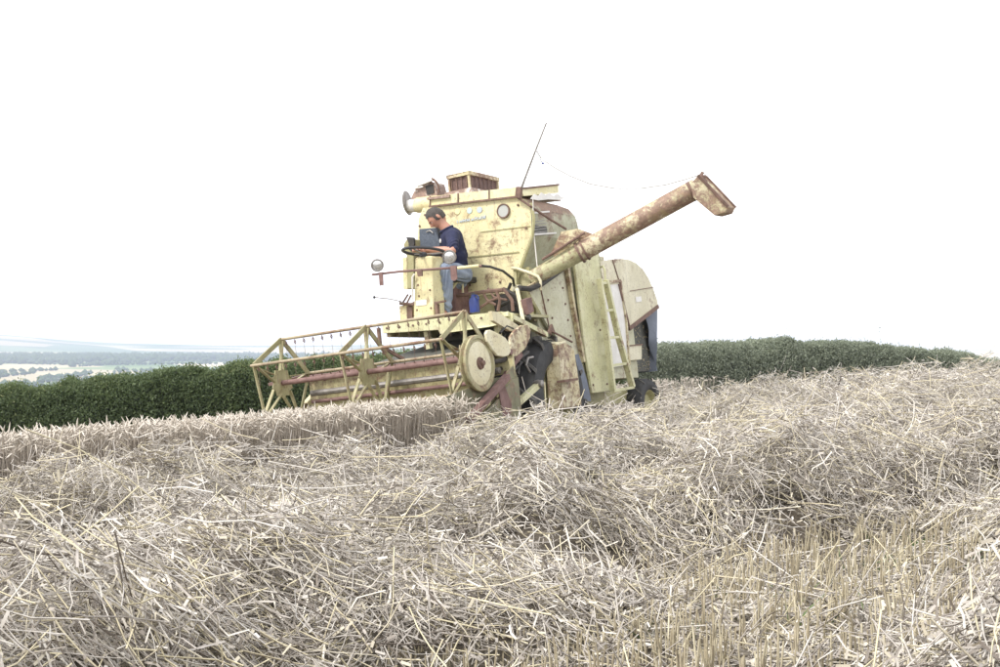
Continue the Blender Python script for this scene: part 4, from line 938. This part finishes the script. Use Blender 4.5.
mb = MB(); mb.bar(L(506, 376, x=1.15), L(519, 352, x=1.12), .04, .06, (1, 0, 0)); mb.bar(L(514, 360, x=1.14), L(520, 352, x=1.14), .09, .04, (1, 0, 0)); part(mb, 'link_plate', 'redrust')
# beams above
part(MB().plate(poly([(488, 311.5), (494, 312.5), (515, 326), (513, 332), (506, 331), (490, 321)], x=1.05), (.04, 0, 0)), 'header_lift_beam', 'shield')
part(MB().bar(L(506, 314, x=1.0), L(546, 335, x=1.06), .05, .05, (1, 0, 0)), 'header_lift_beam', 'guard')
part(MB().tube([L(517, 289, x=.86), L(520.5, 305, x=.95), L(524.5, 330, x=1.02), L(526, 340, x=1.02)], .022, 6), 'lift_post', 'shield')
part(MB().plate(poly([(520.5, 300), (526.5, 298), (529, 312), (524, 315)], x=.98), (.06, 0, 0)), 'valve_block', 'redrust')
part(MB().lathe(L(527.5, 317.5, x=1.0), (1, 0, 0), [(0, .03), (.03, .03), (.034, 0)], 12), 'valve_knob', 'dark')
# hydraulic ram on the wheel side
rm = part(MB().bar(L(509, 411, x=1.12), L(538, 385, x=1.20), .055, .055, (1, 0, 0)), 'lift_ram', 'guard')
part(MB().lathe(L(538, 384, x=1.20), (1, 0, 0), [(0, .06), (.035, .05), (.045, 0), (.03, -.05)], 14), 'ram_joint', 'steel', rm)
part(MB().tube([L(530, 372, x=1.12), L(526, 365, x=1.12), L(528, 358, x=1.12), L(533, 357, x=1.12)], .012, 6), 'hose', 'steel')

# ------------------------------------------------------------------ blue can on the platform
def own(o): o.matrix_world = MW @ o.matrix_local
jc = L(475, 312.5, y=-.78); jb = bpy.data.objects.new('plastic_can', None); col.objects.link(jb); jb.matrix_world = MW @ Matrix.Translation(jc) @ Matrix.Diagonal((1, 1, .84, 1))
tag(jb, 'bright blue plastic can standing on the harvester platform', 'plastic can')
sx, sy = .048, .04
def rr(sx, sy, z, dx=0): return [V3((dx + sx * (abs(math.cos(t)) ** .5) * (1 if math.cos(t) > 0 else -1), sy * (abs(math.sin(t)) ** .5) * (1 if math.sin(t) > 0 else -1), z)) for t in np.linspace(0, 2 * math.pi, 20, endpoint=False)]
MB().loft([rr(sx * .95, sy * .95, 0), rr(sx, sy, .01), rr(sx, sy, .13), rr(sx * .9, sy * .9, .16), rr(sx * .5, sy * .6, .195), rr(.02, .02, .205), rr(.02, .02, .225)], True).build('can_body', M['bluejug'], jb)
MB().lathe((0, 0, .225), (0, 0, 1), [(0, .022), (.022, .022), (.024, 0)], 14).build('can_cap', M['black'], jb)
MB().tube([(.018, 0, .205), (.04, 0, .212), (.055, 0, .19), (.055, 0, .15)], .009, 8).build('can_handle', M['bluejug'], jb)

# ------------------------------------------------------------------ driver
def capsule(p, q, r0, r1, n=16):
    p, q = V3(p), V3(q); d = (q - p).length; pr = [(max(r0 * math.sin(t), .0005), -r0 * math.cos(t)) for t in np.linspace(0, math.pi / 2, 6)] + [(max(r1 * math.cos(t), .0005), d + r1 * math.sin(t)) for t in np.linspace(0, math.pi / 2, 6)]
    mb = MB().lathe(p, q - p, pr, n); k = len(pr); mb.f += [tuple(range(n))[::-1], tuple((k - 1) * n + j for j in range(n))]; return mb
def skin_obj(name, P, E, m, sub=2, extra=None, voxel=None, parent=None, smooth=6):
    """grow one closed skin round the joints: every bone a tapered limb, all fused into one surface"""
    import bmesh
    voxel = voxel or .009; bmm = bmesh.new(); src = []
    rr = lambda k: P[k][1][0] if isinstance(P[k][1], tuple) else P[k][1]
    for a, b in E:
        c_ = capsule(P[a][0], P[b][0], rr(a), rr(b)); src.append((c_.v, c_.f))
    for e in extra or []: src.append((e[0], e[1]))
    for v_, f_ in src:
        t_ = bmesh.new(); vs_ = [t_.verts.new(x) for x in v_]
        for q in f_:
            try: t_.faces.new([vs_[i] for i in q])
            except ValueError: pass
        bmesh.ops.remove_doubles(t_, verts=t_.verts, dist=1e-5); bmesh.ops.recalc_face_normals(t_, faces=t_.faces)
        if t_.calc_volume(signed=True) < 0: bmesh.ops.reverse_faces(t_, faces=t_.faces)
        tm = bpy.data.meshes.new('t'); t_.to_mesh(tm); t_.free(); bmm.from_mesh(tm); bpy.data.meshes.remove(tm)
    me = bpy.data.meshes.new(name); bmm.to_mesh(me); bmm.free(); o = bpy.data.objects.new(name, me); col.objects.link(o)
    r_ = o.modifiers.new('re', 'REMESH'); r_.mode = 'VOXEL'; r_.voxel_size = voxel; r_.use_smooth_shade = True
    sm = o.modifiers.new('sm', 'SMOOTH'); sm.iterations = smooth; sm.factor = .5
    dg = bpy.context.evaluated_depsgraph_get(); m3 = bpy.data.meshes.new_from_object(o.evaluated_get(dg)); bpy.data.objects.remove(o)
    b3 = bmesh.new(); b3.from_mesh(m3); isl = []; seen = set()   # keep the outer surface only
    for v in b3.verts:
        if v.index in seen: continue
        st_ = [v]; seen.add(v.index); cur = []
        while st_:
            x_ = st_.pop(); cur.append(x_)
            for e in x_.link_edges:
                y_ = e.other_vert(x_)
                if y_.index not in seen: seen.add(y_.index); st_.append(y_)
        isl.append(cur)
    isl.sort(key=len); bmesh.ops.delete(b3, geom=[v for c_ in isl[:-1] for v in c_], context='VERTS'); b3.to_mesh(m3); b3.free()
    o = bpy.data.objects.new(name, m3); col.objects.link(o); o.data.materials.clear(); o.data.materials.append(m)
    for p in o.data.polygons: p.use_smooth = True
    if parent: o.parent = parent
    return o
face = V3((-.80, -.60, 0)).normalized(); side = V3((-face.y, face.x, 0))   # side = his left... checked below
if side.x < 0: side = -side
hip = L(455.5, 275, y=-.17); che = L(455, 256, y=-.22); uch = L(451.5, 238.5, y=-.28); nek = L(446.5, 229, y=-.34)
hed = L(436.3, 217.6, y=-.40)
shL = uch + side * .165 + V3((0, 0, -.005)); shR = uch - side * .165 + V3((0, 0, -.015))
elL = L(452.5, 250.5, y=-.62); haL = L(425, 249.5, y=-.66); wrL = elL.lerp(haL, .86)
elR = shR + V3((-.06, -.16, -.20)); haR = L(417, 249.5, y=-.80); wrR = elR.lerp(haR, .85)
hpL = hip + V3((.10, -.02, -.01)); hpR = hip + V3((-.10, -.02, -.01))
knL = L(446, 269.5, y=-.60); anL = L(446.5, 312, y=-.52); knR = knL + V3((-.20, -.0, .0)); anR = anL + V3((-.20, -.02, 0))
toeL = anL + V3((-.04, -.17, -.05)); toeR = anR + V3((-.05, -.17, -.05))
man = bpy.data.objects.new('person', None); col.objects.link(man); man.matrix_world = MW
tag(man, 'man in navy polo shirt and faded jeans leaning over the steering wheel', 'person')
# head built in its own axes: f forward, s left, u up (tilted down over the wheel)
pit = R(47); f = (face * math.cos(pit) - V3((0, 0, 1)) * math.sin(pit)).normalized(); s_ = side; u = s_.cross(f).normalized()
if u.z < 0: u = -u
nlat, nlon = 28, 40; hv = []; sgn = 1 if s_.dot(u.cross(f)) > 0 else -1
def headpt(th, ph, gr=0.):
    cz, cr = math.cos(th), math.sin(th); x_, y_ = cr * math.cos(ph), cr * math.sin(ph)   # x forward, y left
    rx, ry, rz = .098, .076, .118
    X_, Yy, Z_ = x_ * rx, y_ * ry, cz * rz
    if Z_ < 0:  # jaw narrows, chin forward
        k = -Z_ / rz; Yy *= 1 - .28 * k; X_ = X_ * (1 - .10 * k) + .018 * k * (x_ > 0)
    g = lambda cy, cz_, sy_, sz_: math.exp(-((Yy - cy) / sy_) ** 2 - ((Z_ - cz_) / sz_) ** 2) * (1 if x_ > .3 else 0)
    X_ += .026 * g(0, -.022, .013, .017) + .012 * g(0, .0, .010, .025) + .007 * g(0, .022, .05, .010)
    X_ -= .010 * (g(.03, .002, .014, .010) + g(-.03, .002, .014, .010))
    X_ += .008 * g(0, -.058, .022, .007) - .005 * g(0, -.066, .02, .004) + .006 * g(0, -.075, .02, .007) + .010 * g(0, -.100, .022, .014)
    r_ = 1 + gr; return X_ * r_, Yy * r_, Z_ * r_
def head_mesh(gr=0., keep=None):
    vs = [hed + f * a + s_ * b + u * c_ for i in range(nlat + 1) for j in range(nlon) for a, b, c_ in [headpt(math.pi * i / nlat, 2 * math.pi * j / nlon, gr)]]
    fs = [(i * nlon + j, (i + 1) * nlon + j, (i + 1) * nlon + (j + 1) % nlon, i * nlon + (j + 1) % nlon) for i in range(nlat) for j in range(nlon)]
    return vs, fs
hm = head_mesh()
def ear(sd):
    mb = MB(); c_ = hed + s_ * (.074 * sd) - f * .008 - u * .012
    rings = []
    for k, (r_, o_) in enumerate(((.001, .016), (.6, .018), (1, .014), (.85, .0), (.6, -.01))):
        rings.append([c_ + s_ * (o_ * sd) + (f * .55 * math.cos(t) - f * .1 + u * math.sin(t)) * .032 * r_ for t in np.linspace(0, 2 * math.pi, 12, endpoint=False)])
    mb.loft(rings, True); return (mb.v, mb.f)
P = dict(hip=(hip, .12), che=(che, .12), uch=(uch, .12), nk0=(nek, .062), nk=(nek.lerp(hed, .45), .055), hd=(hed - u * .02 - f * .01, .06),
         shL=(shL, .062), mL=(shL.lerp(elL, .5), .050), elL=(elL, .040), fL=(elL.lerp(wrL, .35), .042), wrL=(wrL, .028), haL=(haL, .030),
         shR=(shR, .062), mR=(shR.lerp(elR, .5), .050), elR=(elR, .040), fR=(elR.lerp(wrR, .35), .042), wrR=(wrR, .028), haR=(haR, .030),
         hpL=(hpL, .095), tL=(hpL.lerp(knL, .5), .082), knL=(knL, .060), cL=(knL.lerp(anL, .35), .058), anL=(anL, .040), toL=(toeL, .035),
         hpR=(hpR, .095), tR=(hpR.lerp(knR, .5), .082), knR=(knR, .060), cR=(knR.lerp(anR, .35), .058), anR=(anR, .040), toR=(toeR, .035))
for k_, c_, r_ in (('hip', hip, .105), ('che', che, .105), ('uch', uch, .105)):
    P[k_] = (c_, .12); P[k_ + 'l'] = (c_ + side * .055, r_); P[k_ + 'r'] = (c_ - side * .055, r_)
Ed = [('hipl', 'chel'), ('chel', 'uchl'), ('hipr', 'cher'), ('cher', 'uchr'), ('hip', 'che'), ('che', 'uch'), ('uch', 'nk0'), ('nk0', 'nk'), ('nk', 'hd'), ('uch', 'shL'), ('shL', 'mL'), ('mL', 'elL'), ('elL', 'fL'), ('fL', 'wrL'), ('wrL', 'haL'),
      ('uch', 'shR'), ('shR', 'mR'), ('mR', 'elR'), ('elR', 'fR'), ('fR', 'wrR'), ('wrR', 'haR'), ('hip', 'hpL'), ('hpL', 'tL'), ('tL', 'knL'), ('knL', 'cL'), ('cL', 'anL'), ('anL', 'toL'),
      ('hip', 'hpR'), ('hpR', 'tR'), ('tR', 'knR'), ('knR', 'cR'), ('cR', 'anR'), ('anR', 'toR')]
ex = [hm, ear(1), ear(-1)]
for ha, wr in ((haL, wrL), (haR, wrR)):   # fingers curled over the wheel rim, thumb inside
    d = (ha - wr).normalized(); up0 = V3((0, 0, 1)); ac = d.cross(up0).normalized(); pn = ac.cross(d).normalized()
    for k, (o_, ln) in enumerate(((-.030, .070), (-.011, .080), (.009, .076), (.028, .060))):
        b0 = ha + ac * o_ + pn * .008; mb = MB(); mb.tube([b0 - d * .02, b0 + d * .02, b0 + d * ln * .6 - pn * .006, b0 + d * ln * .75 - pn * .032, b0 + d * ln * .5 - pn * .05], [.010, .0095, .009, .0085, .007], 8)
        ex.append((mb.v, mb.f))
    sg_ = -1 if ac.dot(face) > 0 else 1
    mb = MB(); b0 = ha - d * .02; mb.tube([b0 + ac * .02 * sg_, b0 + ac * .045 * sg_ + d * .02, b0 + ac * .042 * sg_ + d * .05 - pn * .02], [.012, .011, .008], 8); ex.append((mb.v, mb.f))
skin_obj('body', P, Ed, M['skin'], 2, ex, .0060, man, 3)
# eyes and brows as small pieces of their own
for sd in (1, -1):
    c_ = hed + f * .084 + s_ * (.030 * sd) + u * .002
    MB().lathe(c_ - f * .006, f, [(.0, .008), (.006, .007), (.011, .002), (.012, -.004)], 12).build('eye', M['white'], man)
    MB().bar(hed + f * .097 + s_ * (.015 * sd) + u * .020, hed + f * .090 + s_ * (.045 * sd) + u * .021, .006, .006, f).build('eyebrow', M['hair'], man)
# shirt, trousers, boots, hair
Q = {k: (P[k][0], (tuple(x + .016 for x in P[k][1]) if isinstance(P[k][1], tuple) else P[k][1] + .016)) for k in P}
sl = .58
S1 = dict(hip=(hip, .135), che=(che, .138), uch=(uch, .130), hl=(hip + side * .055, .125), cl=(che + side * .055, .128), ul=(uch + side * .055, .118), hr=(hip - side * .055, .125), cr=(che - side * .055, .128), ur=(uch - side * .055, .118), nk0=(nek - V3((0, 0, .03)), .068), shL=Q['shL'], sL2=(shL.lerp(elL, .55), .064), sL3=(shL.lerp(elL, .84), .062), shR=Q['shR'], sR2=(shR.lerp(elR, .45), .066), sR3=(shR.lerp(elR, .72), .062))
sh = skin_obj('polo_shirt', S1, [('hl', 'cl'), ('cl', 'ul'), ('hr', 'cr'), ('cr', 'ur'), ('hip', 'che'), ('che', 'uch'), ('uch', 'nk0'), ('uch', 'shL'), ('shL', 'sL2'), ('sL2', 'sL3'), ('uch', 'shR'), ('shR', 'sR2'), ('sR2', 'sR3')], M['shirt'], 2, None, .009, man)
rgn = np.random.default_rng(3)
for v in sh.data.vertices:   # soft folds
    c_ = v.co; a_ = .010 * math.sin(c_.z * 60 + 9 * math.sin(c_.x * 17) + c_.y * 22) * max(0, min(1, (uch.z - .02 - c_.z) / .15)); v.co = c_ + v.normal * a_
from mathutils.bvhtree import BVHTree
bt_ = BVHTree.FromPolygons([v.co for v in sh.data.vertices], [tuple(p.vertices) for p in sh.data.polygons])
o_ = MM.transposed() @ (CAM - ORG); hit = bt_.ray_cast(o_, (L(440.5, 241, y=-.5) - o_).normalized())
if hit[0] is not None:
    MB().lathe(hit[0], hit[1], [(0, .010), (.020, .008), (.026, 0)], 14).build('shirt_badge', M['white'], man)
# collar
cl = MB().tube([nek + (side * math.cos(t) * .068 + face * math.sin(t) * .068) + V3((0, 0, -.005 - .03 * math.sin(t))) for t in np.linspace(0, 2 * math.pi, 20, endpoint=False)], .014, 6, closed=True); cl.build('collar', M['shirt'], man)
S2 = dict(hip=(hip + V3((0, 0, -.03)), .142), hpL=Q['hpL'], tL=Q['tL'], knL=(knL, .076), cL=(knL.lerp(anL, .4), .070), anL=(anL + V3((0, 0, .03)), .062), hpR=Q['hpR'], tR=Q['tR'], knR=(knR, .076), cR=(knR.lerp(anR, .4), .070), anR=(anR + V3((0, 0, .03)), .062))
jn = skin_obj('jeans', S2, [('hip', 'hpL'), ('hpL', 'tL'), ('tL', 'knL'), ('knL', 'cL'), ('cL', 'anL'), ('hip', 'hpR'), ('hpR', 'tR'), ('tR', 'knR'), ('knR', 'cR'), ('cR', 'anR')], M['jeans'], 2, None, .010, man)
for v in jn.data.vertices:
    c_ = v.co; v.co = c_ + v.normal * (.007 * math.sin(c_.z * 75 + 8 * math.sin(c_.x * 30) + c_.y * 9))
for an, to in ((anL, toeL), (anR, toeR)):
    skin_obj('boot', dict(a=(an + V3((0, 0, .02)), .052), b=(an + V3((0, .03, -.05)), .050), c=(an.lerp(to, .55) + V3((0, 0, -.02)), .048), d=(to + V3((0, -.03, -.005)), .044)), [('a', 'b'), ('b', 'c'), ('c', 'd')], M['boot'], 2, None, None, man)
# hair: cap over the skull, short at the nape
vs, fs = head_mesh(.0); keepf = []; hv = []
for i in range(nlat + 1):
    for j_ in range(nlon):
        a, b_, c_ = headpt(math.pi * i / nlat, 2 * math.pi * j_ / nlon); t_ = .004 + .007 * float(vn(j_ * .9, i * .9)); n_ = V3((a, b_, c_)).normalized() * t_
        hv.append(hed + f * (a + n_.x) + s_ * (b_ + n_.y) + u * (c_ + n_.z))
def hairy(a, b_, c_): 
    wob = .006 * math.sin(b_ * 160 + a * 90)
    if -.022 < a < .030 and abs(b_) > .05: return c_ > -.030 + wob
    if a > -.03: return c_ > -.014 + wob + .84 * (a + .03)
    return c_ > -.062
for q in fs:
    cc = [headpt(math.pi * (k // nlon) / nlat, 2 * math.pi * (k % nlon) / nlon) for k in q]; a, b_, c_ = [sum(x[i] for x in cc) / 4 for i in range(3)]
    if hairy(a, b_, c_): keepf.append(q)
hb = MB(); hb.add(hv, keepf, True); hb.build('hair', M['hair'], man)
#@@END@@
# ------------------------------------------------------------------ light
SUN = Vector((-.62, -.45, .85)).normalized()
w = bpy.data.worlds.new('World'); scn.world = w; w.use_nodes = True; n = w.node_tree.nodes; l = w.node_tree.links
bg = n['Background']; sky = n.new('ShaderNodeTexSky'); sky.sky_type = 'NISHITA'; sky.sun_disc = False
sky.sun_elevation = math.asin(SUN.z); sky.sun_rotation = math.atan2(SUN.x, SUN.y); sky.air_density = 1.2; sky.dust_density = 3
tc = n.new('ShaderNodeTexCoord'); mp = n.new('ShaderNodeMapping'); mp.inputs['Scale'].default_value = (1, 1, 3); l.new(tc.outputs['Generated'], mp.inputs[0])
nz = noise(n, l, mp.outputs[0], 1.6, 5, .5)
cr = ramp(n, [(.3, (9.0, 9.15, 9.5)), (.7, (10.5, 10.5, 10.6))]); l.new(nz.outputs['Fac'], cr.inputs[0])
sx_ = n.new('ShaderNodeSeparateXYZ'); l.new(tc.outputs['Generated'], sx_.inputs[0])
hr = ramp(n, [(0, (1.55, 1.5, 1.45)), (.10, (1.35, 1.33, 1.3)), (.4, (1, 1, 1))]); l.new(sx_.outputs[2], hr.inputs[0])
c = mixc(n, l, .88, sky.outputs[0], mixc(n, l, 1.0, cr.outputs[0], hr.outputs[0], 'MULTIPLY')); l.new(c, bg.inputs['Color']); bg.inputs['Strength'].default_value = .10
sd = bpy.data.lights.new('sun', 'SUN'); so = bpy.data.objects.new('sun', sd); col.objects.link(so)
sd.energy = 2.0; sd.angle = R(11); sd.color = (1, .96, .9); so.rotation_euler = SUN.to_track_quat('Z', 'Y').to_euler(); so.location = (0, 0, 50)
scn.view_settings.view_transform = 'Standard'; scn.view_settings.look = 'None'; scn.view_settings.exposure = .79; scn.view_settings.gamma = 1
scn.cycles.max_bounces = 6; scn.cycles.volume_bounces = 1; scn.cycles.transparent_max_bounces = 4
